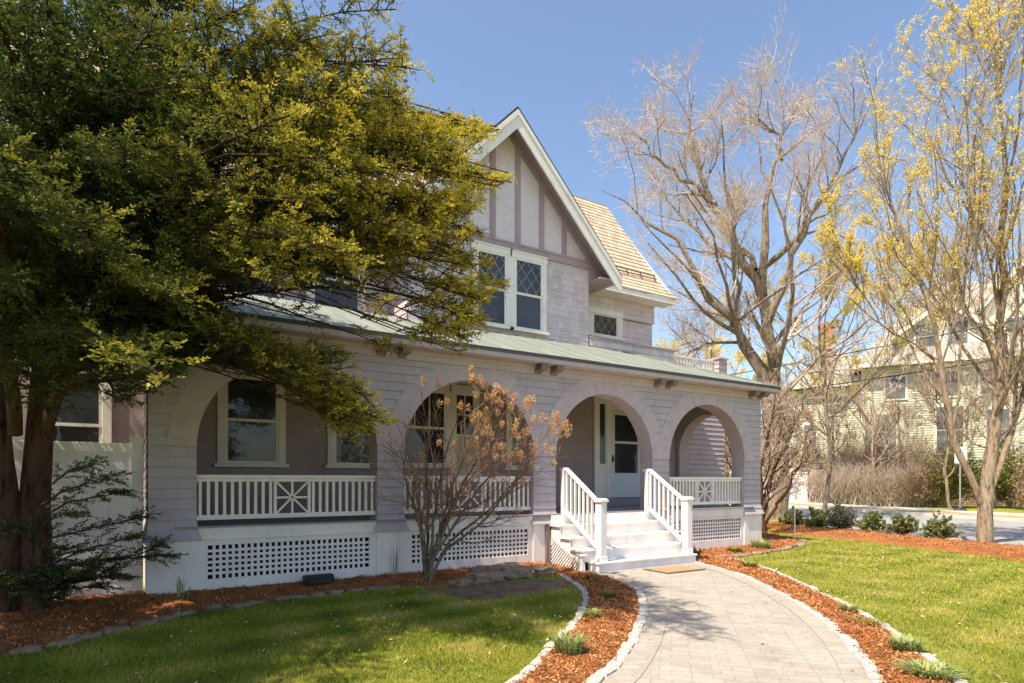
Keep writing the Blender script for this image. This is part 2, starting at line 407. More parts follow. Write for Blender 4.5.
# ---- windows: casing (part) > sash, pane, sill, lattice bars
def window(par, x0, x1, z0, z1, y, grid=None, diamond=False, cas=.12, blind=None, mat=None, single=False, head=.14):
    w = mat or M['trimw']; mb = MB()
    mb.box(x0, x0 + cas, y - .045, y - .001, z0, z1 - head); mb.box(x1 - cas, x1, y - .045, y - .001, z0, z1 - head)
    mb.box(x0 - .02, x1 + .02, y - .052, y - .001, z1 - head, z1); mb.box(x0 - .03, x1 + .03, y - .075, y - .001, z1, z1 + .03)
    wo = part(mb, 'window', w, par, bevel=.004)
    mb = MB(); mb.box(x0 - .05, x1 + .05, y - .09, y - .0012, z0 - .06, z0); part(mb, 'sill', w, wo, bevel=.005)
    a0, a1, b0, b1 = x0 + cas, x1 - cas, z0, z1 - head; zm = b0 + (b1 - b0) * .5; t = .045
    if single: secs = [(b0, b1, -.02)]
    else: secs = [(b0, zm + .02, -.012), (zm - .02, b1, -.026)]
    for k, (s0, s1, yo) in enumerate(secs):
        mb = MB(); Y0, Y1 = y + yo - .012, y + yo + .001
        mb.box(a0, a0 + t, Y0, Y1, s0, s1); mb.box(a1 - t, a1, Y0, Y1, s0, s1); mb.box(a0 + t, a1 - t, Y0, Y1, s0, s0 + t); mb.box(a0 + t, a1 - t, Y0, Y1, s1 - t, s1)
        top = k == len(secs) - 1
        if grid and top:
            nx, nz_ = grid
            for i in range(1, nx): xx = a0 + t + (a1 - a0 - 2 * t) * i / nx; mb.box(xx - .011, xx + .011, Y0 + .002, Y1, s0 + t, s1 - t)
            for i in range(1, nz_): zz = s0 + t + (s1 - s0 - 2 * t) * i / nz_; mb.box(a0 + t, a1 - t, Y0 + .003, Y1 - .001, zz - .011, zz + .011)
        so = part(mb, 'sash', w, wo)
        mb = MB(); mb.quad((a0 + .01, y + yo + .0015, s0 + .01), (a1 - .01, y + yo + .0015, s0 + .01), (a1 - .01, y + yo + .0015, s1 - .01), (a0 + .01, y + yo + .0015, s1 - .01))
        part(mb, 'pane', M['shade'] if (blind is not None and k == blind) else M['glass'], wo)
        if diamond and top:
            mb = MB(); X0, X1, Z0, Z1 = a0 + t, a1 - t, s0 + t, s1 - t; stp = .26; sl_ = 1.3
            for sgn in (1, -1):
                c_ = -4.0
                while c_ < 4:
                    # line z = Z0 + sl_*(x-X0)*sgn + c_, clipped to the pane
                    pts_ = []
                    lo, hi = X0, X1
                    for zz in (Z0, Z1):
                        xx = X0 + (zz - Z0 - c_) / (sl_ * sgn)
                        pts_.append(xx)
                    lo, hi = max(lo, min(pts_)), min(hi, max(pts_))
                    if hi - lo > .02:
                        g = lambda xx: Z0 + sl_ * (xx - X0) * sgn + c_
                        mb.bar((lo, Y1 - .004, g(lo)), (hi, Y1 - .004, g(hi)), 0.010, .007, up=(0, 1, 0))
                    c_ += stp * sl_
            part(mb, 'lattice_bars', M['lead'], wo)
    return wo
# ---- back wall of the porch and main walls
BY = 2.3
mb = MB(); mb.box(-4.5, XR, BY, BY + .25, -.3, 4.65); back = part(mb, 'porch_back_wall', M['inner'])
window(back, 1.20, 2.30, 1.78, 3.42, BY)
window(back, 3.04, 4.06, 1.78, 3.42, BY, grid=(2, 2))
window(back, 4.30, 5.56, 1.80, 3.46, BY, grid=(3, 1), cas=.10)
window(back, 5.56, 6.24, 1.55, 3.46, BY, grid=(2, 2), blind=0, cas=.10)
window(back, 6.92, 8.05, 1.78, 3.42, BY, grid=(2, 2))
window(back, -1.25, -.28, 1.5, 3.3, BY)
# ---- front door with sidelights
mb = MB(); mb.box(9.42, 9.56, BY - .06, BY - .001, 1.06, 3.36); mb.box(11.36, 11.5, BY - .06, BY - .001, 1.06, 3.36)
mb.box(9.40, 11.52, BY - .066, BY - .0012, 3.36, 3.50); mb.box(9.80, 9.93, BY - .052, BY - .001, 1.06, 3.36); mb.box(10.99, 11.12, BY - .052, BY - .001, 1.06, 3.36)
mb.box(9.561, 9.799, BY - .04, BY - .001, 1.06, 1.9); mb.box(11.121, 11.359, BY - .04, BY - .001, 1.06, 1.9); mb.box(9.931, 10.989, BY - .03, BY - .001, 3.24, 3.36)
df = part(mb, 'door_frame', M['trimw'], bevel=.004)
for x0, x1 in ((9.561, 9.799), (11.121, 11.359)):
    mb = MB(); mb.quad((x0, BY - .02, 1.9), (x1, BY - .02, 1.9), (x1, BY - .02, 3.36), (x0, BY - .02, 3.36)); part(mb, 'sidelight', M['glass'], df)
    mb = MB(); mb.box(x0, x0 + .035, BY - .036, BY - .021, 1.9, 3.36); mb.box(x1 - .035, x1, BY - .036, BY - .021, 1.9, 3.36); part(mb, 'sidelight_stile', M['door'], df)
mb = MB(); d0, d1 = 9.935, 10.985
mb.box(d0, d0 + .14, BY - .045, BY - .01, 1.07, 3.24); mb.box(d1 - .14, d1, BY - .045, BY - .01, 1.07, 3.24)
mb.box(d0 + .14, d1 - .14, BY - .045, BY - .01, 1.07, 1.68); mb.box(d0 + .14, d1 - .14, BY - .045, BY - .01, 3.12, 3.24); mb.box(d0 + .14, d1 - .14, BY - .045, BY - .01, 2.41, 2.47)
do = part(mb, 'front_door', M['door'], bevel=.006)
mb = MB(); mb.quad((d0 + .13, BY - .025, 1.67), (d1 - .13, BY - .025, 1.67), (d1 - .13, BY - .025, 3.13), (d0 + .13, BY - .025, 3.13)); part(mb, 'door_glass', M['glass'], do)
mb = MB(); mb.cyl((d0 + .07, BY - .045, 2.02), (d0 + .07, BY - .10, 2.02), .018); mb.bar((d0 + .06, BY - .10, 2.02), (d0 + .17, BY - .10, 2.02), .02, .02); mb.box(d0 + .045, d0 + .095, BY - .053, BY - .045, 1.94, 2.12)
part(mb, 'handle', M['dark'], do)
mb = MB(); mb.box(9.40, 11.52, BY - .42, BY - .001, DECK, 1.06); part(mb, 'door_step', M['deck'], bevel=.012)

# ---- stairs
SX0, SX1 = 6.42, 9.20; TR = [(-.35, .69), (-.64, .49), (-.93, .30)]
st = MB(); st.prism([(-.04, .66), (-.33, .66), (-.33, .46), (-.62, .46), (-.62, .27), (-.91, .27), (-.91, .10), (-.99, .02), (-.04, .44)], 'x', SX0 + .02, SX0 + .06)
st.prism([(-.04, .66), (-.33, .66), (-.33, .46), (-.62, .46), (-.62, .27), (-.91, .27), (-.91, .10), (-.99, .02), (-.04, .44)], 'x', SX1 - .06, SX1 - .02)
st.box(SX0 + .02, SX1 - .02, -.075, -.036, .30, .855)
stairs = part(st, 'stairs', M['white'], bevel=.004)
for (y, z) in TR:
    mb = MB(); mb.box(SX0 - .02, SX1 + .02, y - .03, y + .29, z - .032, z); part(mb, 'tread', M['white'], stairs, bevel=.006)
    mb = MB(); mb.box(SX0 + .0605, SX1 - .0605, y, y + .02, z - .20, z - .0325); part(mb, 'riser', M['white'], stairs)
mb = MB(); mb.box(6.56, 8.98, -1.25, -.92, .075, .11); part(mb, 'tread', M['white'], stairs, bevel=.006)
mb = MB(); mb.box(6.58, 8.96, -1.23, -.95, -.12, .0745); part(mb, 'riser', M['white'], stairs, bevel=.004)
mb = MB()
# diagonal lattice under the left and right strings (clipped to the triangle below the string)
for X in (SX0 + .035, SX1 - .045):
    mb = MB()
    for s in (1, -1):
        k = -2.0
        while k < 2:
            pts = [(yy, k + s * yy) for yy in np.linspace(-.95, -.06, 60)]
            pts = [(a, b) for a, b in pts if -.08 < b < .46 + .45 * (a + .04) - .01]
            if len(pts) > 3: mb.bar((X + .006 * s, *pts[0]), (X + .006 * s, *pts[-1]), .025, .006, up=(1, 0, 0))
            k += .075
    part(mb, 'lattice', M['white'], stairs)
mb = MB(); mb.prism([(-1.02, -.1), (-.90, -.1), (-.92, .20), (-1.0, .20)], 'x', SX0 - .03, SX0 + .05); mb.box(SX0 - .05, SX0 + .07, -1.04, -.88, .20, .235)
part(mb, 'stair_support', M['trimw'], stairs, bevel=.006)
for sx in (6.73, 8.85):
    mb = MB(); y0, y1 = -1.08, -.12; za, zb = .99, 1.60
    mb.bar((sx, y0, za + .10), (sx, y1 - .03, zb + .10), .075, .05); mb.box(sx - .0375, sx + .0375, y1 - .03, .02, zb + .075, zb + .125)
    mb.bar((sx, y0, .30), (sx, y1, .93), .05, .06)
    ro = part(mb, 'stair_railing', M['white'], stairs, bevel=.004)
    mb = MB(); w = .066; mb.box(sx - w, sx + w, -1.18 - w + .06, -1.18 + w + .06, .11, 1.12); mb.box(sx - w - .025, sx + w + .025, -1.12 - w - .025, -1.12 + w + .025, 1.12, 1.16); mb.box(sx - w - .008, sx + w + .008, -1.12 - w - .008, -1.12 + w + .008, 1.16, 1.185)
    mb.box(sx - w - .01, sx + w + .01, -1.12 - w - .01, -1.12 + w + .01, .1101, .2)
    part(mb, 'newel_post', M['white'], ro, bevel=.006)
    mb = MB(); mb.box(sx - .05, sx + .05, -.125, -.04, .80, 1.675); part(mb, 'top_post', M['white'], ro, bevel=.004)
    k = 8
    for i in range(k):
        y = -1.0 + i * (.83 / (k - 1)) * 1.0; t = (y - y0) / (y1 - y0)
        mb = MB(); mb.box(sx - .018, sx + .018, y - .018, y + .018, .30 + .63 * t + .02, za + .61 * t + .09); part(mb, 'baluster', M['white'], ro)
mb = MB(); mb.box(6.33, 6.40, -.075, -.037, -.1, .68); part(mb, 'corner_strip', M['strip_brown'], bevel=.008)  # brown strip in the corner between pier and stair side

# ---- second floor: gable block
GX, GW = 6.95, 2.31; GZ = 9.42
mb = MB(); shingled(mb, lambda a, o, z: (a, BY - o, z), GX - GW, GX + GW, [], 4.4, 6.56, course=.15)
shingled(mb, lambda a, o, z: (GX + GW + o, a, z), BY, 3.45, [], 4.4, 7.0, course=.15)
shingled(mb, lambda a, o, z: (GX - GW - o, a, z), BY, 3.45, [], 4.4, 7.0, course=.15)
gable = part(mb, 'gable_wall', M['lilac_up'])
zt = lambda x: GZ - .06 - 1.035 * abs(x - GX)
mb = MB(); mb.prism([(GX - GW, 6.56), (GX + GW, 6.56), (GX + GW, zt(GX + GW)), (GX, zt(GX)), (GX - GW, zt(GX - GW))], 'y', BY, BY + .1)
part(mb, 'gable_stucco', M['stucco'], gable)
mb = MB(); mb.box(GX - GW - .03, GX + GW + .03, BY - .05, BY - .0005, 6.561, 6.74); mb.box(GX - GW - .04, GX + GW + .04, BY - .065, BY - .051, 6.70, 6.745)
part(mb, 'timber_band', M['mauve'], gable, bevel=.004)
for x in (-1.64, -1.0, -.355, .29, .935, 1.58):
    mb = MB(); a, b = GX + x - .065, GX + x + .065
    mb.prism([(a, 6.742), (b, 6.742), (b, zt(b) - .02), (a, zt(a) - .02)], 'y', BY - .03, BY - .001); part(mb, 'timber', M['mauve'], gable, bevel=.003)
mb = MB()                                                        # raking timber right under the roof
for s in (-1, 1):
    pts = [(GX, zt(GX) + .02), (GX + s * (GW), zt(GX + GW) + .02), (GX + s * GW, zt(GX + GW) - .24), (GX, zt(GX) - .24)]
    mb.prism(pts, 'y', BY - .04 - .001 * s, BY - .001)
part(mb, 'raking_timber', M['mauve'], gable)
# gable roof slopes, rake boards, soffit
E_ = 2.97; GY0 = 1.86
gz = lambda x: GZ - 1.035 * abs(x - GX)
mb = MB()
for s in (-1, 1):
    mb.prism([(GX, GZ), (GX + s * E_, gz(GX + E_)), (GX + s * E_, gz(GX + E_) + .05), (GX, GZ + .07)], 'y', GY0 - .03, 5.6)
groof = part(mb, 'gable_roof', M['edge'])
mb = MB()
for s in (-1, 1):
    mb.prism([(GX, GZ - .001), (GX + s * E_, gz(GX + E_) - .001), (GX + s * E_, gz(GX + E_) - .30), (GX + s * (E_ - .10), gz(GX + E_) - .30), (GX, GZ - .40)], 'y', GY0 - .02 - .001 * s, GY0 + .02)
    mb.prism([(GX, GZ - .002), (GX + s * E_, gz(GX + E_) - .002), (GX + s * E_, gz(GX + E_) - .12), (GX, GZ - .13)], 'y', GY0 - .045 - .001 * s, GY0 - .0215)
part(mb, 'rake_board', M['white'], groof, bevel=.004)
mb = MB()
for s in (-1, 1):
    mb.prism([(GX, GZ - .003), (GX + s * (E_ - .01), gz(GX + E_ - .01) - .003), (GX + s * (E_ - .01), gz(GX + E_ - .01) - .05), (GX, GZ - .06)], 'y', GY0 + .021, BY + .1)
part(mb, 'rake_soffit', M['mauve'], groof)
for s in (-1, 1):
    mb = MB(); mb.prism([(GX + s * (GW + .001), 6.281), (GX + s * (E_ - .12), 6.281), (GX + s * (E_ - .12), gz(GX + E_ - .12) - .07), (GX + s * (GW + .001), gz(GX + GW) - .07)], 'y', BY - .03, BY + .05); part(mb, 'soffit_end', M['mauve'], groof)
for s in (-1, 1):
    a0, a1 = sorted((GX + s * (GW + .02), GX + s * (E_ - .04))); mb = MB(); mb.box(a0, a1, GY0 + .022, 5.3, 6.25, 6.28); part(mb, 'eave_soffit', M['mauve'], groof)
    mb = MB(); mb.box(GX + s * E_ - .03, GX + s * E_ + .03, GY0 + .03, 5.0, 6.27, 6.36); part(mb, 'gutter', M['trimw'], groof)
for x0, x1 in ((6.06, 7.02), (7.02, 7.98)):
    window(gable, x0, x1, 4.86, 6.54, BY - .034, diamond=True, cas=.11, mat=M['white'], head=.12)
# ---- main wall (set back), roof, small window
MY = 3.4
mb = MB(); shingled(mb, lambda a, o, z: (a, MY - o, z), -4.5, 12.5, [], 4.4, 5.92, course=.15)
shingled(mb, lambda a, o, z: (a, MY - .06 - o, z), -4.5, 12.53, [], 5.92, 6.62, course=.15)
shingled(mb, lambda a, o, z: (12.5 + o, a, z), MY, 8.8, [], -.2, 6.62, course=.15); mb.box(-4.49, 12.49, 8.7, 8.8, -.2, 6.6); mb.box(-4.5, -4.4, BY, 8.8, -.2, 6.6)
mb.prism([(3.3, 6.6), (8.8, 6.6), (5.9, 10.2)], 'x', 12.40, 12.50)
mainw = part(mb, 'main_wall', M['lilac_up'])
window(mainw, 10.1, 11.32, 5.36, 6.06, MY - .034, diamond=True, cas=.17, mat=M['white'], single=True, head=.12)
window(mainw, -1.2, .0, 4.85, 6.4, MY - .09, mat=M['white'], grid=(2, 2)); window(mainw, 1.3, 2.5, 4.85, 6.4, MY - .09, mat=M['white'], grid=(2, 2)); window(mainw, 2.9, 4.1, 4.85, 6.4, MY - .09, mat=M['white'], grid=(2, 2))
MR0, MRZ0, MR1, MRZ1 = 2.9, 6.66, 5.87, 10.34; X0, X1 = -4.9, 12.97
mb = MB(); n = 24                                            # stepped courses of shakes
prof = [(MR0 - .06, MRZ0 - .10), (MR0 + .45, MRZ0 + .40), (MR1, MRZ1)]
pr = resample(prof, n + 1)
for i in range(n):
    (ya, za), (yb, zb) = pr[i], pr[i + 1]
    mb.prism([(ya, za + .0), (ya - .0, za + .045), (yb, zb + .012), (yb, zb - .05)], 'x', X0, X1)
mb.prism([(MR1, MRZ1), (8.9, MRZ0), (8.9, MRZ0 + .06), (MR1, MRZ1 + .06)], 'x', X0, X1)
mroof = part(mb, 'cedar_roof', M['shake'])
mb = MB(); mb.box(X0, X1 - .05, MR0 - .05, MR0 + .0, MRZ0 - .24, MRZ0 - .105); mb.box(X0 + .05, X1 - .08, MR0 + .001, MY - .07, MRZ0 - .22, MRZ0 - .19)
mb.prism([(MR0 + .0, MRZ0 - .06), (MR1, MRZ1 - .06), (MR1, MRZ1 - .28), (MR0 + .0, MRZ0 - .24)], 'x', X1 - .07, X1 - .04)
part(mb, 'eave_board', M['white'], mroof)
mb = MB()
for k in range(2):
    y, z = MR0 + .55, MRZ0 + .62 + .08 * k
    mb.cyl((9.9, y, z), (12.7, y, z), .012)
for k in range(6): x = 10.0 + k * .53; mb.bar((x, y - .05, MRZ0 + .52), (x, y + .02, z + .02), .02, .02)
part(mb, 'snow_guard', M['dark'], mroof)
# ---- roof-deck parapet, one-storey wing and balcony railing
mb = MB(); shingled(mb, lambda a, o, z: (a, BY - .01 - o, z), GX + GW + .03, 12.2, [], 4.45, 4.93, course=.15); mb.box(GX + GW + .03, 12.2, BY, BY + .12, 4.45, 4.93)
pp = part(mb, 'parapet', M['lilac_up'])
mb = MB(); mb.box(GX + GW + .03, 12.22, BY - .06, BY + .14, 4.931, 4.965); part(mb, 'parapet_cap', M['mauve'], pp)
mb = MB(); shingled(mb, lambda a, o, z: (a, BY + .01 - o, z), XR + .02, 14.25, [], .3, 4.4, butt=.027); shingled(mb, lambda a, o, z: (14.25 + o, a, z), BY + .01, 7.5, [], .3, 4.4)
mb.box(XR + .02, 14.24, BY + .02, BY + .1, -.2, .3); mb.box(12.5, 14.30, BY - .02, 7.5, 4.4, 4.47)
wing = part(mb, 'wing_wall', M['lilac'])
mb = MB(); y = BY + .12; mb.box(12.22, 14.0, y - .03, y + .03, 4.84, 4.885); mb.box(12.22, 14.0, y - .025, y + .025, 4.50, 4.54)
mb.box(12.2, 12.28, y - .04, y + .04, 4.47, 4.90)
br = part(mb, 'balcony_railing', M['white'], bevel=.003)
for i in range(15):
    x = 12.36 + i * .115
    if 6 <= i <= 9: continue
    mb = MB(); mb.box(x - .022, x + .022, y - .022, y + .022, 4.54, 4.84); part(mb, 'baluster', M['white'], br)
mb = MB(); c = 12.36 + 7.5 * .115
for s in (-1, 1): mb.bar((c - .21, y + .002 * s, 4.69 - .15 * s), (c + .21, y + .002 * s, 4.69 + .15 * s), .024, .026, up=(0, 1, 0)); mb.box(c + s * .21 - .016, c + s * .21 + .016, y - .018, y + .018, 4.54, 4.84)
part(mb, 'starburst_panel', M['white'], br)
mb = MB(); mb.box(13.95, 14.30, y - .17, y + .17, 4.47, 4.92); mb.box(13.91, 14.34, y - .21, y + .21, 4.921, 4.96)
for k in range(3): mb.box(13.935, 14.315, y - .185, y + .185, 4.52 + k * .14, 4.55 + k * .14)
part(mb, 'balcony_post', M['lilac_trim'], br)
# ================================================================ GROUND
def sheet(name, poly, z, m, kind='structure'):
    mb = MB(); mb.poly([(x, y, z) for x, y in poly]); o = mb.build(name, m); return tag(o, kind=kind)
def lawn_mat():
    m, nt, b = newmat('lawn'); co = coords(nt)
    n1 = noise(nt, co, .9, 6, .65); n2 = noise(nt, co, 14, 5, .7)
    c = ramp(nt, n1, [(.3, (.16, .19, .025)), (.5, (.26, .27, .045)), (.66, (.36, .31, .08)), (.8, (.42, .32, .13))])
    c = mixc(nt, .75, c, ramp(nt, n2, [(.3, (.55, .55, .5)), (.6, (1.05, 1.05, 1)), (.8, (1.35, 1.3, 1.2))]), 'MULTIPLY')
    nt.links.new(c, b.inputs['Base Color']); b.inputs['Roughness'].default_value = .9; b.inputs['Specular IOR Level'].default_value = .1
    bump(nt, b, noise(nt, co, 70, 4, .7), .9, .03); return m
def paver_mat(border=False):
    m, nt, b = newmat('pavers'); co = mp(nt, coords(nt), rot=(0, 0, R_(20 if border else 47)))
    w = N(nt, 'ShaderNodeTexNoise', Scale=1.5, Detail=3); nt.links.new(co, w.inputs['Vector'])
    off = N(nt, 'ShaderNodeVectorMath', operation='MULTIPLY_ADD'); nt.links.new(w.outputs['Color'], off.inputs[0]); off.inputs[1].default_value = (.05, .05, 0); nt.links.new(co, off.inputs[2])
    t = N(nt, 'ShaderNodeTexBrick'); nt.links.new(off.outputs[0], t.inputs[0]); t.offset = .5; t.squash = .66; t.squash_frequency = 2
    for k, x in (('Scale', 1), ('Mortar Size', .003), ('Brick Width', .24), ('Row Height', .12), ('Mortar Smooth', .5), ('Bias', .0)): t.inputs[k].default_value = x
    t.inputs[1].default_value = (.30, .272, .236, 1); t.inputs[2].default_value = (.35, .32, .28, 1); t.inputs[3].default_value = (.24, .205, .165, 1)
    c = mixc(nt, .9, t.outputs[0], ramp(nt, noise(nt, coords(nt), 1.6, 8, .75), [(.28, (.74, .72, .69)), (.48, (1, 1, 1)), (.75, (1.08, 1.06, 1.03))]), 'MULTIPLY')
    c = mixc(nt, .5, c, ramp(nt, noise(nt, coords(nt), 26, 4, .7), [(.3, (.78, .76, .73)), (.55, (1.02, 1.02, 1.02))]), 'MULTIPLY')
    nt.links.new(c, b.inputs['Base Color']); b.inputs['Roughness'].default_value = .9; b.inputs['Specular IOR Level'].default_value = .12
    mx = N(nt, 'ShaderNodeMath', operation='MULTIPLY_ADD'); nt.links.new(t.outputs[1], mx.inputs[0]); mx.inputs[1].default_value = -1.2; nt.links.new(noise(nt, coords(nt), 60, 4), mx.inputs[2])
    bump(nt, b, mx.outputs[0], .5, .008); return m
def mulch_mat():
    m, nt, b = newmat('bark_mulch'); co = coords(nt)
    v = noise(nt, mp(nt, co, (1, 1.7, 1)), 32, 5, .75)
    c = ramp(nt, v, [(.3, (.17, .062, .022)), (.5, (.37, .145, .05)), (.7, (.54, .25, .10))])
    c = mixc(nt, .9, c, ramp(nt, noise(nt, co, 1.8, 6, .7), [(.3, (.58, .62, .68)), (.5, (.95, .95, .95)), (.7, (1.2, 1.15, 1.1))]), 'MULTIPLY')
    nt.links.new(c, b.inputs['Base Color']); b.inputs['Roughness'].default_value = .95; b.inputs['Specular IOR Level'].default_value = .08
    bump(nt, b, v, 1, .04); return m
M.update(lawn=lawn_mat(), paver=paver_mat(), mulch=mulch_mat(),
         asphalt=plain('asphalt', (.27, .262, .25), rough=.9, var=.12, scale=2, bmp=.4, bscale=80),
         walk=plain('concrete', (.52, .49, .44), rough=.85, var=.1, scale=2), verge=plain('dry_verge', (.36, .25, .13), rough=.95, var=.25, scale=3, bmp=.6, bscale=30),
         granite=plain('pale_granite', (.42, .40, .365), rough=.8, var=.2, scale=18, bmp=.5, bscale=70), slate=plain('dark_fieldstone', (.27, .195, .135), rough=.9, var=.3, scale=9, bmp=.7, bscale=40),
         chip=leafmat('mulch_chip', [(0, (.10, .045, .022)), (.3, (.30, .11, .036)), (.75, (.48, .20, .065)), (1, (.58, .35, .18))], trans=0, rough=.9),
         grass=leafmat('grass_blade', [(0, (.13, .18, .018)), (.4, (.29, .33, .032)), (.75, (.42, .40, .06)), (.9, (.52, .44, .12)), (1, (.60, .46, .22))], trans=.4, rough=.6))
# one sheet to the horizon
mb = MB(); mb.quad((-400, -400, G0), (600, -400, G0), (600, 600, G0), (-400, 600, G0)); tag(mb.build('ground', M['lawn']), kind='structure')
PL = curve([(6.55, -1.20), (6.47, -1.34), (6.08, -2.62), (5.22, -3.68), (4.34, -4.48), (3.53, -5.1), (2.98, -5.44), (1.9, -5.95), (.3, -6.5)], 90)
PR = curve([(9.0, -1.18), (8.9, -1.31), (8.25, -2.83), (7.01, -4.53), (6.04, -5.55), (5.33, -6.16), (4.77, -6.57), (3.4, -7.5), (2.0, -8.3)], 90)
path_poly = [tuple(p) for p in PL] + [tuple(p) for p in PR[::-1]]
mb = MB()
for i in range(89): mb.quad((*PL[i], G0 + .006), (*PL[i + 1], G0 + .006), (*PR[i + 1], G0 + .006), (*PR[i], G0 + .006))
mb.quad((6.0, -.9, G0 + .006), (6.55, -1.2, G0 + .006), (9.0, -1.18, G0 + .006), (9.3, -.9, G0 + .006))
tag(mb.build('path', M['paver']), kind='structure')
M['joint'] = plain('sand_joint', (.25, .215, .17), rough=1, var=.3, scale=30); M['paver2'] = paver_mat(True)
for P_, s in ((PL, 1), (PR, -1)):                                   # soldier course and its sanded joints along both edges
    e0, e1, e2, e3 = (offset_curve(P_, s * k) for k in (.04, .235, .2415, .25)); mb = MB(); jb = MB()
    for i in range(4, 89):
        mb.quad((*e0[i], G0 + .010), (*e0[i + 1], G0 + .010), (*e1[i + 1], G0 + .010), (*e1[i], G0 + .010)); jb.quad((*e1[i], G0 + .0101), (*e1[i + 1], G0 + .0101), (*e2[i + 1], G0 + .0101), (*e2[i], G0 + .0101))
    tag(mb.build('path', M['paver2']), kind='structure'); tag(jb.build('path', M['joint']), kind='structure')
LC = curve([(5.95, -1.05), (5.79, -1.28), (5.4, -2.2), (4.92, -2.92), (4.14, -3.73), (3.38, -4.36), (2.75, -4.86), (2.43, -5.09), (1.6, -5.5)], 60)
RE = curve([(10.0, -1.14), (9.29, -2.46), (7.71, -4.52), (6.71, -5.63), (5.82, -6.44), (5.28, -6.89), (4.3, -7.6)], 60)
LB = curve([(-5, -2.6), (-2.4, -2.3), (-.99, -2.07), (-.64, -2.02), (-.28, -1.75), (.15, -1.43), (.67, -1.05), (1.49, -.9), (2.46, -.78), (3.2, -.80), (3.75, -1.0), (4.5, -1.05), (5.1, -.98), (5.95, -1.05)], 80)
BR = curve([(9.75, -1.12), (10.25, -1.14), (11.6, -1.02), (13.1, -.62), (14.0, -.25), (14.6, .2), (14.9, .9), (15.6, 1.6)], 40)
def mulch(name, poly, hfun, step=.07, edge=.12, seed=0, amp=.014):
    poly = np.array(poly); a, b = poly.min(0) - .1, poly.max(0) + .1
    xs, ys = np.arange(a[0], b[0], step), np.arange(a[1], b[1], step)
    X, Y = np.meshgrid(xs, ys, indexing='ij'); ins = inside(X, Y, poly); d = edge_dist(X, Y, poly)
    d = np.where(ins, d, -d)
    Z = G0 + np.clip(hfun(X, Y), 0, 1) * np.clip(d / .6, 0, 1) + .03 * np.clip(d / edge, -1.5, 1) + amp * (noise2(X / .35, Y / .35, seed) + .7 * noise2(X / .13, Y / .13, seed + 1)) * np.clip(d / edge + .3, 0, 1)
    keep = d > -step * 1.4; idx = np.arange(X.size).reshape(X.shape)
    q = np.stack([idx[:-1, :-1], idx[1:, :-1], idx[1:, 1:], idx[:-1, 1:]], -1).reshape(-1, 4)
    q = q[keep.ravel()[q].all(1)]; used = np.unique(q); rm = np.zeros(X.size, int); rm[used] = np.arange(len(used))
    V = np.stack([X, Y, Z], -1).reshape(-1, 3)[used]
    o = np_mesh(name, V, rm[q], M['mulch'], smooth=True); tag(o, kind='structure')
    return poly, (X, Y, Z, d)
zero = lambda X, Y: 0 * X
left_bed = [tuple(p) for p in LB] + [(6.45, -.9), (6.45, .35), (-5, .8)]
mulch_sites = []
mulch_sites.append(mulch('mulch_bed', left_bed, lambda X, Y: .055 * np.clip((Y + 1.2) / 1.0, 0, 1), seed=3))
mulch_sites.append(mulch('mulch_bed', [tuple(p) for p in LC] + [tuple(p) for p in offset_curve(PL, -.06)[::-1]], zero, step=.06, seed=5))
mulch_sites.append(mulch('mulch_bed', [tuple(p) for p in PR] + [tuple(p) for p in RE[::-1]], zero, step=.06, seed=7))
mulch_sites.append(mulch('mulch_bed', [(9.2, -.05), (9.15, -1.1)] + [tuple(p) for p in BR] + [(15.8, 4), (12.6, 4), (12.6, .0)], lambda X, Y: .06 * np.clip((Y + 1.2) / 1.0, 0, 1), step=.08, seed=9))
FB_near = [(17.6, 5.2), (17.31, 3.24), (15.98, 1.3), (15.67, -.73), (15.19, -2.32), (14.69, -3.73), (14.23, -4.51), (13.2, -6.5)]
FB_far = [(15.8, -7.5), (17.2, -3.9), (17.75, -1.9), (18.5, .37), (19.2, 3.09), (20.2, 5.5)]
mulch_sites.append(mulch('mulch_bed', FB_near + FB_far, lambda X, Y: .05 + 0 * X, step=.1, edge=.2, seed=11, amp=.022))
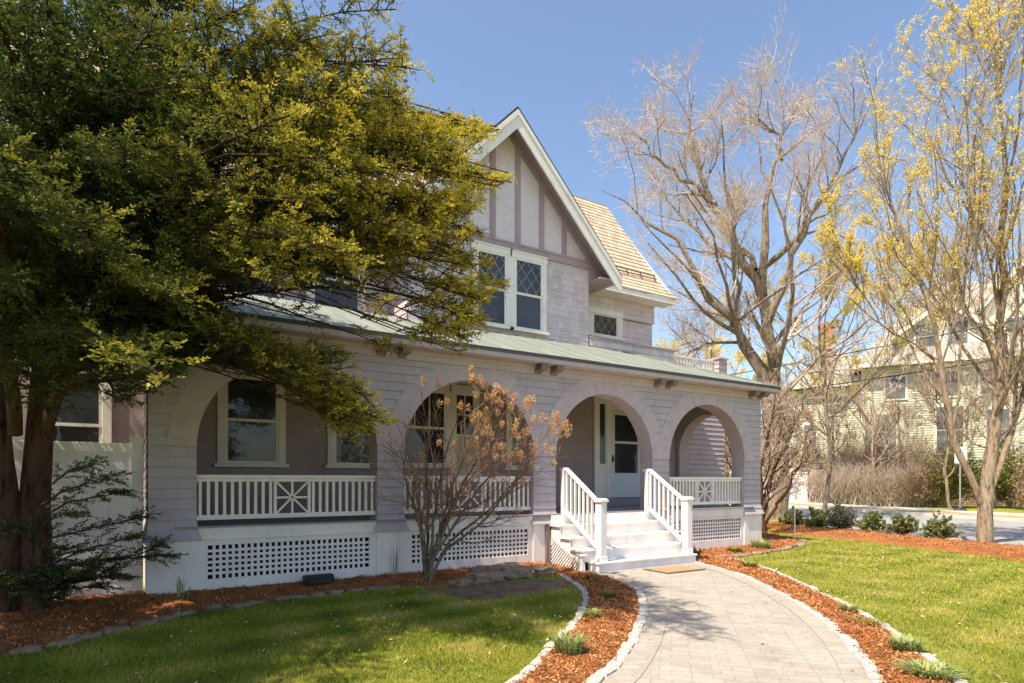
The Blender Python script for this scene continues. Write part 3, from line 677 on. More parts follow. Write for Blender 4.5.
# loose chips of bark lying on the mulch: beyond counting
def chips():
    r = np.random.default_rng(5); Vs, rn = [], []
    for (poly, (X, Y, Z, d)), dens in zip(mulch_sites, (1100, 2600, 2200, 700, 260)):
        a, b = poly.min(0), poly.max(0); n = int((b[0] - a[0]) * (b[1] - a[1]) * dens)
        p = r.uniform(a, b, (n, 2)); st_ = X[1, 0] - X[0, 0]
        i = np.clip(((p[:, 0] - X[0, 0]) / st_).astype(int), 0, X.shape[0] - 1); j = np.clip(((p[:, 1] - Y[0, 0]) / st_).astype(int), 0, X.shape[1] - 1)
        ok = (d[i, j] > .0) & (p[:, 0] > -3.2); p = p[ok]; z = Z[i, j][ok] + .006; n = len(p)
        sc = 1 + .35 * np.clip(np.hypot(p[:, 0], p[:, 1] + 8.9) / 8 - .6, 0, 1.5)
        an = r.uniform(0, 2 * pi, n); L = r.uniform(.010, .032, n) * sc; W = r.uniform(.003, .008, n) * sc; ti = r.normal(0, .45, n)
        u = np.stack([np.cos(an) * np.cos(ti), np.sin(an) * np.cos(ti), np.sin(ti)], 1) * L[:, None] / 2 * 1.0
        v = np.stack([-np.sin(an), np.cos(an), r.normal(0, .6, n)], 1) * W[:, None] / 2 * 1.5
        c = np.c_[p, z + np.abs(np.sin(ti)) * L * .5]
        Vs.append(np.stack([c - u - v * .6, c + u - v, c + u * .9 + v, c - u + v], 1)); rn.append(np.clip(.5 + .28 * noise2(p[:, 0] / .5, p[:, 1] / .5, 17) + r.normal(0, .26, n), 0, 1))
    V = np.concatenate(Vs).reshape(-1, 3); F = np.arange(len(V)).reshape(-1, 4)
    tag(np_mesh('bark_chips', V, F, M['chip'], attrs={'rnd': np.concatenate(rn)}), kind='stuff')
chips()
# grass blades: beyond counting
lawn_left = [tuple(p) for p in LB if p[0] > -3.4] + [tuple(p) for p in LC] + [(-1.2, -6.6), (-3.4, -4)]
lawn_right = [tuple(p) for p in RE] + [(9, -9.5), (13.2, -6.5)] + FB_near[::-1][1:] + [(15.6, 1.6)] + [tuple(p) for p in BR[::-1]]
def grass():
    r = np.random.default_rng(8); P = []
    for poly, n in ((lawn_left, 150000), (lawn_right, 190000)):
        a, b = np.array(poly).min(0), np.array(poly).max(0)
        p = r.uniform(a, b, (n * 2, 2)); dist = np.hypot(p[:, 0], p[:, 1] + 8.93)
        p = p[r.uniform(0, 1, len(p)) < np.clip((6.5 / dist) ** 1.5, .12, 1)]
        k = inside(p[:, 0], p[:, 1], poly) & (edge_dist(p[:, 0], p[:, 1], poly) > .04); p = p[k]
        # thin, bare patch in front of the hydrangea
        bare = np.minimum(1.3 * np.exp(-(((p[:, 0] - 4.5) / 1.15) ** 4 + ((p[:, 1] + 1.66) / .55) ** 4)), .97) + .9 * np.clip(noise2(p[:, 0] / .7, p[:, 1] / .7, 90) - .55, 0, 1); dry = noise2(p[:, 0] / 1.6, p[:, 1] / 1.6, 21)
        p = p[(r.uniform(0, 1, len(p)) > bare * 1.05) & (r.uniform(-1.6, 1.2, len(p)) < -dry + .9)]
        P.append(p)
    p = np.concatenate(P); n = len(p); dist = np.hypot(p[:, 0], p[:, 1] + 8.93)
    h = r.uniform(.018, .045, n); w = .0035 * np.clip(dist / 5, .8, 3.2); an = r.uniform(0, 2 * pi, n); la = r.uniform(0, 2 * pi, n); le = r.uniform(.1, .9, n) * h
    base = np.c_[p, np.full(n, G0)]; sd = np.stack([np.cos(an), np.sin(an), 0 * an], 1) * w[:, None]
    top = base + np.stack([np.cos(la) * le, np.sin(la) * le, h], 1)
    V = np.stack([base - sd, base + sd, top], 1).reshape(-1, 3)
    pt = .5 - .12 * np.clip((4.2 - p[:, 0]) / 1.5, 0, 1) * (p[:, 0] < 6) + .42 * noise2(p[:, 0] / 1.1, p[:, 1] / 1.1, 33) + r.normal(0, .2, n)  # left side shifted to darker green, painting in the trees' shade
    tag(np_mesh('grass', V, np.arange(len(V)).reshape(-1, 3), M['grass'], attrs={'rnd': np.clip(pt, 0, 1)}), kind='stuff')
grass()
# thin bare soil on the lawn below the hydrangea
def soil():
    r = np.random.default_rng(3); th = np.linspace(0, 2 * pi, 60, endpoint=False); k = 1 + .18 * np.sin(3 * th + 1) + .12 * np.sin(5 * th) + r.normal(0, .04, 60)
    sheet('soil', [(4.5 + 1.25 * q * cos(t), -1.66 + .58 * q * sin(t)) for t, q in zip(th, k)], G0 + .004, plain('bare_soil', (.17, .11, .07), rough=.95, var=.35, scale=5, bmp=.9, bscale=45))
soil()
# fallen dry leaves, petals and bits of bark strewn over lawn, beds and path: beyond counting
def litter():
    r = np.random.default_rng(61); n = 4200; p = np.c_[r.uniform(-2.5, 15, n), r.uniform(-7.5, .3, n)]; k = (np.hypot(p[:, 0], p[:, 1] + 8.9) > 3) & (inside(p[:, 0], p[:, 1], lawn_left) | inside(p[:, 0], p[:, 1], lawn_right) | (r.uniform(0, 1, n) < .12)); k &= ~((p[:, 1] > -1.3) & (p[:, 0] > 6.2) & (p[:, 0] < 9.3))
    p = p[k]; n = len(p); a = r.uniform(0, 2 * pi, n); s = r.uniform(.008, .026, n); t = r.normal(0, .35, (n, 2)); z = G0 + .016 + np.where(inside(p[:, 0], p[:, 1], path_poly), 0, r.uniform(.005, .035, n))
    u = np.stack([np.cos(a), np.sin(a), t[:, 0]], 1) * s[:, None]; v = np.stack([-np.sin(a), np.cos(a), t[:, 1]], 1) * (s * .5)[:, None]; c = np.c_[p, z]
    V = np.stack([c - u, c - v, c + u, c + v], 1).reshape(-1, 3); tag(np_mesh('fallen_leaves', V, np.arange(len(V)).reshape(-1, 4), M['litter'], attrs={'rnd': r.uniform(0, 1, n)}), kind='stuff')
M['litter'] = leafmat('leaf_litter', [(0, (.16, .09, .05)), (.5, (.34, .22, .12)), (.8, (.50, .40, .26)), (1, (.66, .60, .50))], .2)
litter()
# road, verge, pavement across the street
road = [(13.5, -16), (16.0, -7.5), (17.4, -3.9), (17.95, -1.9), (18.7, .37), (19.9, 3.09), (22.8, 5.8), (27.5, 12), (42, 36), (66, 70), (74, 66), (47, 31), (36.6, 14.6), (33.3, 6.9), (31.2, 1.01), (28, -8), (26, -16)]
sheet('road', road, G0 + .004, M['asphalt'])
FE = [(26, -16), (28, -8), (31.2, 1.01), (33.3, 6.9), (36.6, 14.6), (47, 31), (74, 66)]
FE = [tuple(p) for p in offset_curve(np.array(FE, float), 2.6)]
f1 = offset_curve(np.array(FE, float), -.15); f2 = offset_curve(np.array(FE, float), -1.5); f3 = offset_curve(np.array(FE, float), -3.1)
mb = MB()
for i in range(len(FE) - 1):
    for (A, B, za, zb) in ((np.array(FE, float), np.array(FE, float), G0, G0 + .12), (np.array(FE, float), f1, G0 + .12, G0 + .12)):
        mb.quad((*A[i], za), (*A[i + 1], za), (*B[i + 1], zb), (*B[i], zb))
tag(mb.build('kerb', M['walk']), kind='structure')
mb = MB()
for i in range(len(FE) - 1): mb.quad((*f1[i], G0 + .118), (*f1[i + 1], G0 + .118), (*f2[i + 1], G0 + .15), (*f2[i], G0 + .15))
tag(mb.build('verge', M['verge']), kind='structure')
mb = MB()
for i in range(len(FE) - 1): mb.quad((*f2[i], G0 + .15), (*f2[i + 1], G0 + .15), (*f3[i + 1], G0 + .16), (*f3[i], G0 + .16)); mb.quad((*f3[i], G0 + .16), (*f3[i + 1], G0 + .16), (*f3[i + 1], G0 - .1), (*f3[i], G0 - .1))
tag(mb.build('pavement', M['walk']), kind='structure')

# ---------------------------------------------------------------- edging stones, each one its own
def stone_mesh(m, seed, l, w, h, rough):
    r = np.random.default_rng(seed); import bmesh
    bm = bmesh.new(); bmesh.ops.create_cube(bm, size=1); bmesh.ops.subdivide_edges(bm, edges=bm.edges[:], cuts=2, use_grid_fill=True)
    for v in bm.verts:
        c = np.array(v.co); k = (np.abs(c) > .49).sum(); c = c * (1 - .05 * max(0, k - 1)) + r.normal(0, rough, 3); v.co = (c[0] * l, c[1] * w, c[2] * h)
    me = bpy.data.meshes.new('stone'); bm.to_mesh(me); bm.free(); me.materials.append(m); return me
def stones(name, P, meshes, L, label, cat, group, z, jit=.01):
    d = np.r_[0, np.cumsum(np.linalg.norm(np.diff(P, axis=0), axis=1))]; s = 0; k = 0
    while s + L < d[-1]:
        l = L * rnd.uniform(.9, 1.1); a = np.array([np.interp(s, d, P[:, i]) for i in (0, 1)]); b = np.array([np.interp(s + l, d, P[:, i]) for i in (0, 1)]); c = (a + b) / 2; s += l + .008
        if c[0] < -2.2 or (c[1] < -7.1): continue
        o = bpy.data.objects.new(name, meshes[k % len(meshes)]); C.objects.link(o); k += 1
        o.location = (c[0] + rnd.gauss(0, jit), c[1] + rnd.gauss(0, jit), z + rnd.gauss(0, .005)); o.rotation_euler = (rnd.gauss(0, .03), rnd.gauss(0, .03), math.atan2(b[1] - a[1], b[0] - a[0]) + rnd.gauss(0, .05) + (pi if rnd.random() < .5 else 0)); o.scale = (l / L, rnd.uniform(.9, 1.12), 1)
        tag(o, label, cat, group)
gr = [stone_mesh(M['granite'], i, .20, .11, .10, .012) for i in range(6)]
gr2 = [stone_mesh(M['granite'], 20 + i, .23, .09, .10, .022) for i in range(6)]
sl_m = [stone_mesh(M['slate'], 40 + i, .22, .15, .10, .07) for i in range(6)]
stones('edging_stone', offset_curve(PL, -.03), gr, .20, 'pale granite cobble set along the left edge of the paver path', 'edging stone', 'cobbles along the left edge of the path', G0 - .030, .005)
stones('edging_stone', offset_curve(PR, .0), gr, .20, 'pale granite cobble set along the right edge of the paver path', 'edging stone', 'cobbles along the right edge of the path', G0 - .030, .005)
stones('edging_stone', LC, gr2, .23, 'grey cobble between the shaded lawn and the left mulch strip', 'edging stone', 'cobbles along the shaded lawn', G0 - .022)
stones('edging_stone', RE, gr2, .23, 'cream cobble between the sunny lawn and the right mulch strip', 'edging stone', 'cobbles along the sunny lawn', G0 - .024)
stones('edging_stone', LB[:62], sl_m, .26, 'dark flat fieldstone edging the shaded mulch bed before the porch', 'edging stone', 'dark stones along the shaded bed', G0 - .01, .03)
stones('edging_stone', BR[:34], [stone_mesh(M['slate'], 60 + i, .26, .15, .09, .05) for i in range(4)], .28, 'weathered brown stone edging the mulch bed by the porch corner', 'edging stone', 'brown stones round the corner bed', G0 + .0, .03)
for i, (x, y, l, w, h, rz, lab) in enumerate([(4.55, -.98, .62, .30, .17, .1, 'long flat grey fieldstone beside the bare hydrangea, left end of low stack'), (5.12, -.93, .50, .30, .20, -.1, 'squarish mossy fieldstone in middle of low stack below lattice'),
        (5.62, -.92, .42, .26, .15, .2, 'small brown fieldstone at right end of low stack near the stairs'), (4.95, -.72, .70, .26, .24, .05, 'tall grey fieldstone at the back of low stack under the second lattice'), (4.12, -1.03, .36, .22, .10, .3, 'low flat fieldstone right in front of the hydrangea stems')]):
    o = bpy.data.objects.new('fieldstone', stone_mesh(M['slate'], 80 + i, l, w, h, .065)); C.objects.link(o); o.location = (x, y, G0 + h * .33); o.rotation_euler = (0, 0, rz); tag(o, lab, 'stone', 'stacked fieldstones by the hydrangea')

# ---------------------------------------------------------------- small built things
# white vinyl fence beside the porch
fe = thing('vinyl_fence', 'white tongue-and-groove privacy fence between the big yew and the porch', 'fence', (-.9, .5, G0)); fe['off'] = [-.9, .5, G0]
mb = MB(); x = -2.6
while x < -.02: mb.box(x, x + .176, .49, .515, .1, 1.86); mb.box(x + .176, x + .18, .494, .511, .1, 1.86); x += .18
mb.build('fence_panel', M['vinyl'], fe, bevel=.003)
for z0, z1 in ((1.86, 1.98), (-.03, .1)):
    mb = MB(); mb.box(-2.6, -.02, .475, .53, z0, z1); mb.build('fence_rail', M['vinyl'], fe, bevel=.006)
mb = MB(); mb.box(-.02, .11, .44, .57, G0 - .2, 2.03); mb.box(-.04, .13, .42, .59, 2.03, 2.055); mb.prism([(-.03, 2.055), (.12, 2.055), (.045, 2.10)], 'y', .43, .58)
mb.build('fence_post', M['vinyl'], fe, bevel=.006)
# black box-shaped floodlight on the mulch
fl = thing('floodlight', 'black box-shaped garden light lying against the first lattice', 'light', (2.22, -.28, .02)); fl['off'] = [2.22, -.28, .02]
mb = MB(); mb.prism([(-.36, .04), (-.20, .04), (-.17, .09), (-.19, .15), (-.34, .16), (-.38, .11)], 'x', 2.02, 2.42); mb.build('lamp_housing', M['dark'], fl, bevel=.012)
mb = MB(); mb.box(2.06, 2.38, -.40, -.372, .05, .13); mb.build('lens', M['glass'], fl)
mb = MB(); mb.box(2.18, 2.26, -.30, -.24, -.03, .045); mb.build('bracket', M['dark'], fl)
# door mat
M['coir'] = plain('coir', (.33, .225, .125), rough=.95, var=.15, scale=60, bmp=.8, bscale=300); M['rubber'] = plain('mat_border', (.10, .085, .07), rough=.9)
mt = thing('door_mat', 'tan coir door mat with dark border on the pavers below the steps', 'door mat', (7.85, -1.72, G0 + .01)); mt.rotation_euler = (0, 0, -.03)
mb = MB(); mb.box(-.45, .45, -.29, .29, 0, .008); mb.build('mat_border', M['rubber'], mt); mb = MB(); mb.box(-.41, .41, -.25, .25, .0081, .016); mb.build('mat_pile', M['coir'], mt)
# thin white stake
sk = thing('marker_stake', 'thin white marker stake at the corner of the sunny lawn', 'stake', (14.2, .12, G0)); mb = MB(); mb.cyl((0, 0, -.1), (.01, 0, .78), .016, .013); mb.box(-.012, .03, -.004, .004, .66, .78); mb.build('stake', M['white'], sk)
# street sign across the road
sg = thing('street_sign', 'small white rectangular sign on grey post across the road', 'sign', (33.6, 3.95, G0 + .12), rz=-.57)
mb = MB(); mb.cyl((0, 0, -.1), (0, 0, 3.0), .035); mb.build('post', plain('galvanised', (.32, .33, .34), rough=.5, metal=.3), sg)
mb = MB(); mb.box(-.30, .30, -.06, -.04, 2.25, 3.05); mb.build('sign_plate', M['white'], sg, bevel=.01)
mb = MB(); mb.cyl((0, 0, -.05), (0, 0, .1), .35, .22); mb.build('post_base', M['dark'], sg)
mb = MB()
for k, (w_, z) in enumerate(((.22, 2.9), (.16, 2.78), (.2, 2.66), (.12, 2.5))): mb.box(-w_, w_, -.064, -.0605, z - .02, z + .02)
mb.build('sign_lines', plain('sign_grey', (.35, .36, .40)), sg)
# white gate pillar and garage wall over the road
gp = thing('gate_pillar', 'square white painted pillar at the left end of bare hedge', 'pillar', (36.4, 13.62, G0), rz=.4)
mb = MB(); mb.box(-.25, .25, -.25, .25, -.2, 2.0); mb.build('shaft', M['trimw'], gp, bevel=.02); mb = MB(); mb.box(-.31, .31, -.31, .31, 2.0, 2.12); mb.build('cap', M['trimw'], gp, bevel=.03)
gw = thing('garden_wall', 'low blue-grey rendered wall left of the white gate pillar', 'wall', (36.2, 15.9, G0), rz=2.2)
mb = MB(); mb.box(-2.6, 2.6, -.12, .12, -.2, 1.7); mb.build('wall', plain('blue_grey_render', (.42, .44, .47), var=.08), gw, bevel=.01); mb = MB(); mb.box(-2.65, 2.65, -.17, .17, 1.7, 1.78); mb.build('coping', M['walk'], gw, bevel=.01)
# ================================================================ NEIGHBOUR HOUSE ACROSS THE STREET
M['glass_far'] = glassmat('old_glass', (.06, .065, .07), .12)
M.update(sage=plain('sage_clapboard', (.50, .51, .37), var=.06, stretch=(1, 1, 4)), ntrim=plain('cream_trim', (.72, .68, .56), var=.05), nroof=plain('grey_shingle_roof', (.32, .29, .25), rough=.9, var=.2, scale=3, stretch=(1, 1, 4)),
         brick=plain('chimney_brick', (.36, .15, .09), var=.25, scale=14))
def clap(mb, f, a0, a1, z0, z1, c=.16):
    z = z0
    while z < z1 - .01:
        t = min(z + c, z1); mb.quad(f(a0, .03, z), f(a1, .03, z), f(a1, .004, t), f(a0, .004, t)); mb.quad(f(a0, 0, z), f(a1, 0, z), f(a1, .03, z), f(a0, .03, z)); z = t
ang = math.atan2(-.866, .5)
nb = thing('neighbour_house', 'sage green clapboard house with hipped roof and dormer across the street', 'house', (39.0, 16.0, G0), rz=ang)
nb2 = {}
def npart(mb, name, m, par=None, **k): return mb.build(name, m, par or nb, **k)
# local x runs along the street front, front faces -y
mb = MB(); F_ = lambda a, o, z: (a, -o, z)
clap(mb, F_, 4.2, 19, 1.4, 9.0); clap(mb, lambda a, o, z: (a, 1.2 - o, z), -.2, 4.2, 1.4, 8.1); clap(mb, lambda a, o, z: (-.2 - o, a, z), 1.2, 10, 1.4, 8.1); clap(mb, lambda a, o, z: (4.2 - o, a, z), 0, 1.2, 1.4, 9.0)
mb.box(4.25, 19, .01, 11, -.2, 9.0); mb.box(-.19, 4.25, 1.21, 10, -.2, 8.1); nw = npart(mb, 'wall', M['sage'])
mb = MB()
for x, y in ((4.2, 0), (19, 0), (-.2, 1.2), (12.2, 0)): mb.box(x - .12, x + .12, y - .06, y + .10, 1.4, 8.9 if x > 1 else 8.0)
mb.box(4.1, 19.1, -.05, -.031, 8.6, 9.0); npart(mb, 'corner_board', M['ntrim'])
mb = MB(); mb.box(4.2, 19, -.08, 11, -.2, 1.4); mb.box(-.2, 4.2, 1.1, 10, -.2, 1.4); npart(mb, 'foundation', M['slate'])
mb = MB()
def hip(mb, x0, x1, y0, y1, z, h, inset):
    v = [(x0, y0, z), (x1, y0, z), (x1, y1, z), (x0, y1, z), (x0 + inset, (y0 + y1) / 2, z + h), (x1 - inset, (y0 + y1) / 2, z + h)]
    mb.add(v, [(0, 1, 5, 4), (1, 2, 5), (2, 3, 4, 5), (3, 0, 4), (0, 3, 2, 1)])
hip(mb, 3.5, 19.8, -.8, 11.6, 9.15, 6.2, 5.2); hip(mb, -.8, 6, .6, 10.5, 8.2, 3.4, 3.4); nr = npart(mb, 'roof', M['nroof'])
mb = MB(); mb.box(3.45, 19.85, -.85, -.6, 8.95, 9.148); mb.box(3.45, 3.7, -.6, 11.6, 8.95, 9.148); mb.box(-.85, 4.2, .55, .8, 8.03, 8.198); mb.box(-.85, -.6, .8, 10, 8.03, 8.198); npart(mb, 'eave_board', M['ntrim'], nr)
for x0, x1, zb, zz, yf in ((6.2, 10.8, 11.2, 12.9, .3), (10.9, 15.6, 12.6, 15.6, .9)):
    xm = (x0 + x1) / 2
    mb = MB(); mb.prism([(x0, 9.4), (x1, 9.4), (x1, zb), (xm, zz), (x0, zb)], 'y', yf, 6.5); dm = npart(mb, 'dormer', M['ntrim'])
    mb = MB()
    for s in (-1, 1):
        e = x0 - .4 if s < 0 else x1 + .4; mb.prism([(xm, zz + .05), (e, zb - .25), (e, zb - .1), (xm, zz + .22)], 'y', yf - .4, 7)
    npart(mb, 'dormer_roof', M['nroof'], dm)
    mb = MB()
    for s in (-1, 1):
        e = x0 - .42 if s < 0 else x1 + .42; mb.prism([(xm, zz + .06), (e, zb - .26), (e, zb - .55), (xm, zz - .25)], 'y', yf - .46 - .002 * s, yf - .401)
    npart(mb, 'rake_board', M['ntrim'], dm)
    for wx in (xm - .85, xm + .85):
        mb = MB(); mb.box(wx - .62, wx + .62, yf - .08, yf - .001, 10.0, 11.7); d_ = npart(mb, 'window', M['ntrim'], dm); mb = MB(); mb.box(wx - .5, wx + .5, yf - .10, yf - .081, 10.12, 10.8); mb.box(wx - .5, wx + .5, yf - .10, yf - .081, 10.86, 11.58); npart(mb, 'pane', M['glass_far'], d_)
for (x, z, w_, h, y) in ((6.0, 6.9, 1.1, 1.5, 0), (8.75, 6.9, 1.2, 1.5, 0), (11.0, 6.9, 1.1, 1.5, 0), (14.6, 6.9, 1.1, 1.5, 0), (5.45, 3.6, 1.15, 2.3, 0), (8.9, 3.3, 1.35, 2.9, 0), (11.3, 3.5, 1.1, 2.4, 0), (15.2, 3.5, 1.2, 2.4, 0), (1.0, 3.9, .75, 1.6, 1.2), (2.6, 6.2, .8, 1.4, 1.2)):
    mb = MB(); mb.box(x - w_ / 2 - .14, x + w_ / 2 + .14, y - .08, y - .031, z - .12, z + h + .16); wo = npart(mb, 'window', M['ntrim'], nw)
    mb = MB(); mb.box(x - w_ / 2, x + w_ / 2, y - .095, y - .081, z, z + h / 2 - .03); mb.box(x - w_ / 2, x + w_ / 2, y - .095, y - .081, z + h / 2 + .03, z + h); npart(mb, 'pane', M['glass_far'], wo)
mb = MB(); mb.box(1.6, 2.5, 4.2, 5.1, 9, 13.0); mb.box(1.5, 2.6, 4.1, 5.2, 13.0, 13.3); npart(mb, 'chimney', M['brick'], nr)
# overhead wires along the street
M['wire'] = plain('black_cable', (.03, .03, .03), var=0, bmp=0)
def wire(label, a, b, sag):
    P = np.linspace(a, b, 24); t = np.linspace(-1, 1, 24); P[:, 2] -= sag * (1 - t * t)
    V, F = tubes(P[None], np.full((1, 24), .022), 5); tag(np_mesh('overhead_wire', V, F, M['wire']), label, 'cable', 'overhead wires along the street')
wire('black overhead cable, upper of the two crossing the sage house', (26.5, 34, 7.6), (27.0, -9, 7.6), .5)
wire('black overhead cable, lower of the two crossing the sage house', (26.6, 34, 6.6), (27.1, -9, 6.3), .6)
# ================================================================ PLANTS
def spawn(P, Rr, k, t0, t1, ang, ratio, up, wob, rg, n=6, rat_r=.6, taper=.3, minlen=0, bias=None):
    """k children per parent polyline; returns polylines (N*k,n,3) and radii"""
    Np, m, _ = P.shape
    idx = np.repeat(np.arange(Np), k); t = rg.uniform(t0, t1, Np * k) * (m - 1)
    i = np.minimum(t.astype(int), m - 2); f = (t - i)[:, None]
    p = P[idx, i] * (1 - f) + P[idx, i + 1] * f; tan = nrm(P[idx, i + 1] - P[idx, i])
    r0 = (Rr[idx, i] * (1 - f[:, 0]) + Rr[idx, i + 1] * f[:, 0]) * rat_r
    L = np.linalg.norm(np.diff(P, axis=1), axis=2).sum(1)[idx] * ratio * rg.uniform(.55, 1.15, len(idx)) * (1.25 - .6 * t / (m - 1)); L = np.maximum(L, minlen)
    q = nrm(np.cross(tan, rg.normal(size=(len(idx), 3)))); a = rg.normal(ang, .15, len(idx))[:, None]
    d = tan * np.cos(a) + q * np.sin(a)
    if bias is not None: d = d + bias
    out = np.empty((len(idx), n, 3)); out[:, 0] = p; d = nrm(d + np.array([0, 0, up * .5]))
    for s in range(1, n):
        d = nrm(d + rg.normal(0, wob, d.shape) + np.array([0, 0, up / n])); out[:, s] = out[:, s - 1] + d * (L / (n - 1))[:, None]
    R = r0[:, None] * np.linspace(1, taper, n)[None]
    return out, R
def limbs(specs, n=10, rg=None, wob=.0):
    P = np.stack([resample(curve(s[0], 40), n) for s in specs]); 
    if rg is not None and wob: P[:, 1:] += rg.normal(0, wob, P[:, 1:].shape)
    R = np.stack([np.interp(np.linspace(0, 1, n), np.linspace(0, 1, len(s[1])), s[1]) for s in specs]); return P, R
def petals(P, size, rg, flat=0.0):
    """small randomly turned quads at points P"""
    n = len(P); a = nrm(rg.normal(size=(n, 3))); b = nrm(np.cross(a, rg.normal(size=(n, 3)))); s = (size * rg.uniform(.6, 1.3, n))[:, None]
    V = np.stack([P - a * s, P - b * s * .6, P + a * s, P + b * s * .6], 1).reshape(-1, 3)
    return V, np.arange(len(V)).reshape(-1, 4)
def local(V, loc): return V - np.array(loc)

M.update(bark_grey=bark('grey_bark', (.28, .215, .15), (.11, .085, .06)), bark_tan=bark('tan_bark', (.36, .275, .19), (.13, .095, .065), 15), bark_shrub=bark('shrub_bark', (.22, .165, .12), (.10, .07, .05)), bark_red=bark('reddish_bark', (.12, .070, .046), (.035, .023, .018), 14),
         twig_tan=plain('pale_twig', (.56, .45, .37), rough=.8, var=.15, bmp=0), twig_brown=plain('brown_twig', (.32, .23, .165), rough=.8, var=.2, bmp=0), twig_red=plain('red_brown_twig', (.27, .155, .10), rough=.8, var=.2, bmp=0), twig_dark=plain('dark_twig', (.12, .085, .065), rough=.8, var=.2, bmp=0),
         bud=leafmat('pale_bud', [(0, (.34, .24, .18)), (.6, (.46, .34, .25)), (1, (.52, .42, .27))], .3),
         yellow=leafmat('yellow_flower', [(0, (.72, .52, .05)), (.5, (.86, .68, .09)), (1, (.88, .80, .36))], .5),
         flower=leafmat('dry_flower', [(0, (.42, .23, .10)), (.5, (.66, .42, .19)), (1, (.80, .60, .34))], .5),
         yew=leafmat('yew_needle', [(0, (.026, .050, .011)), (.5, (.055, .086, .017)), (1, (.105, .135, .022))], .38, tip=(.52, .43, .05)),
         yew_dark=leafmat('dark_needle', [(0, (.016, .032, .012)), (.5, (.028, .055, .018)), (1, (.05, .08, .02))], .2, tip=(.10, .12, .03)),
         box=leafmat('boxwood_leaf', [(0, (.09, .12, .04)), (.5, (.18, .21, .07)), (1, (.32, .32, .13))], .3), box_dark=leafmat('dark_shrub_leaf', [(0, (.05, .065, .04)), (.5, (.09, .105, .06)), (1, (.17, .15, .10))], .25),
         herb=leafmat('grey_green_leaf', [(0, (.19, .25, .07)), (.5, (.31, .38, .12)), (1, (.48, .50, .22))], .35), gold=leafmat('gold_green_leaf', [(0, (.09, .11, .02)), (.5, (.22, .22, .04)), (1, (.36, .32, .07))], .35),
         dry=leafmat('dry_leaf', [(0, (.20, .12, .07)), (.5, (.34, .23, .14)), (1, (.44, .33, .22))], .35))

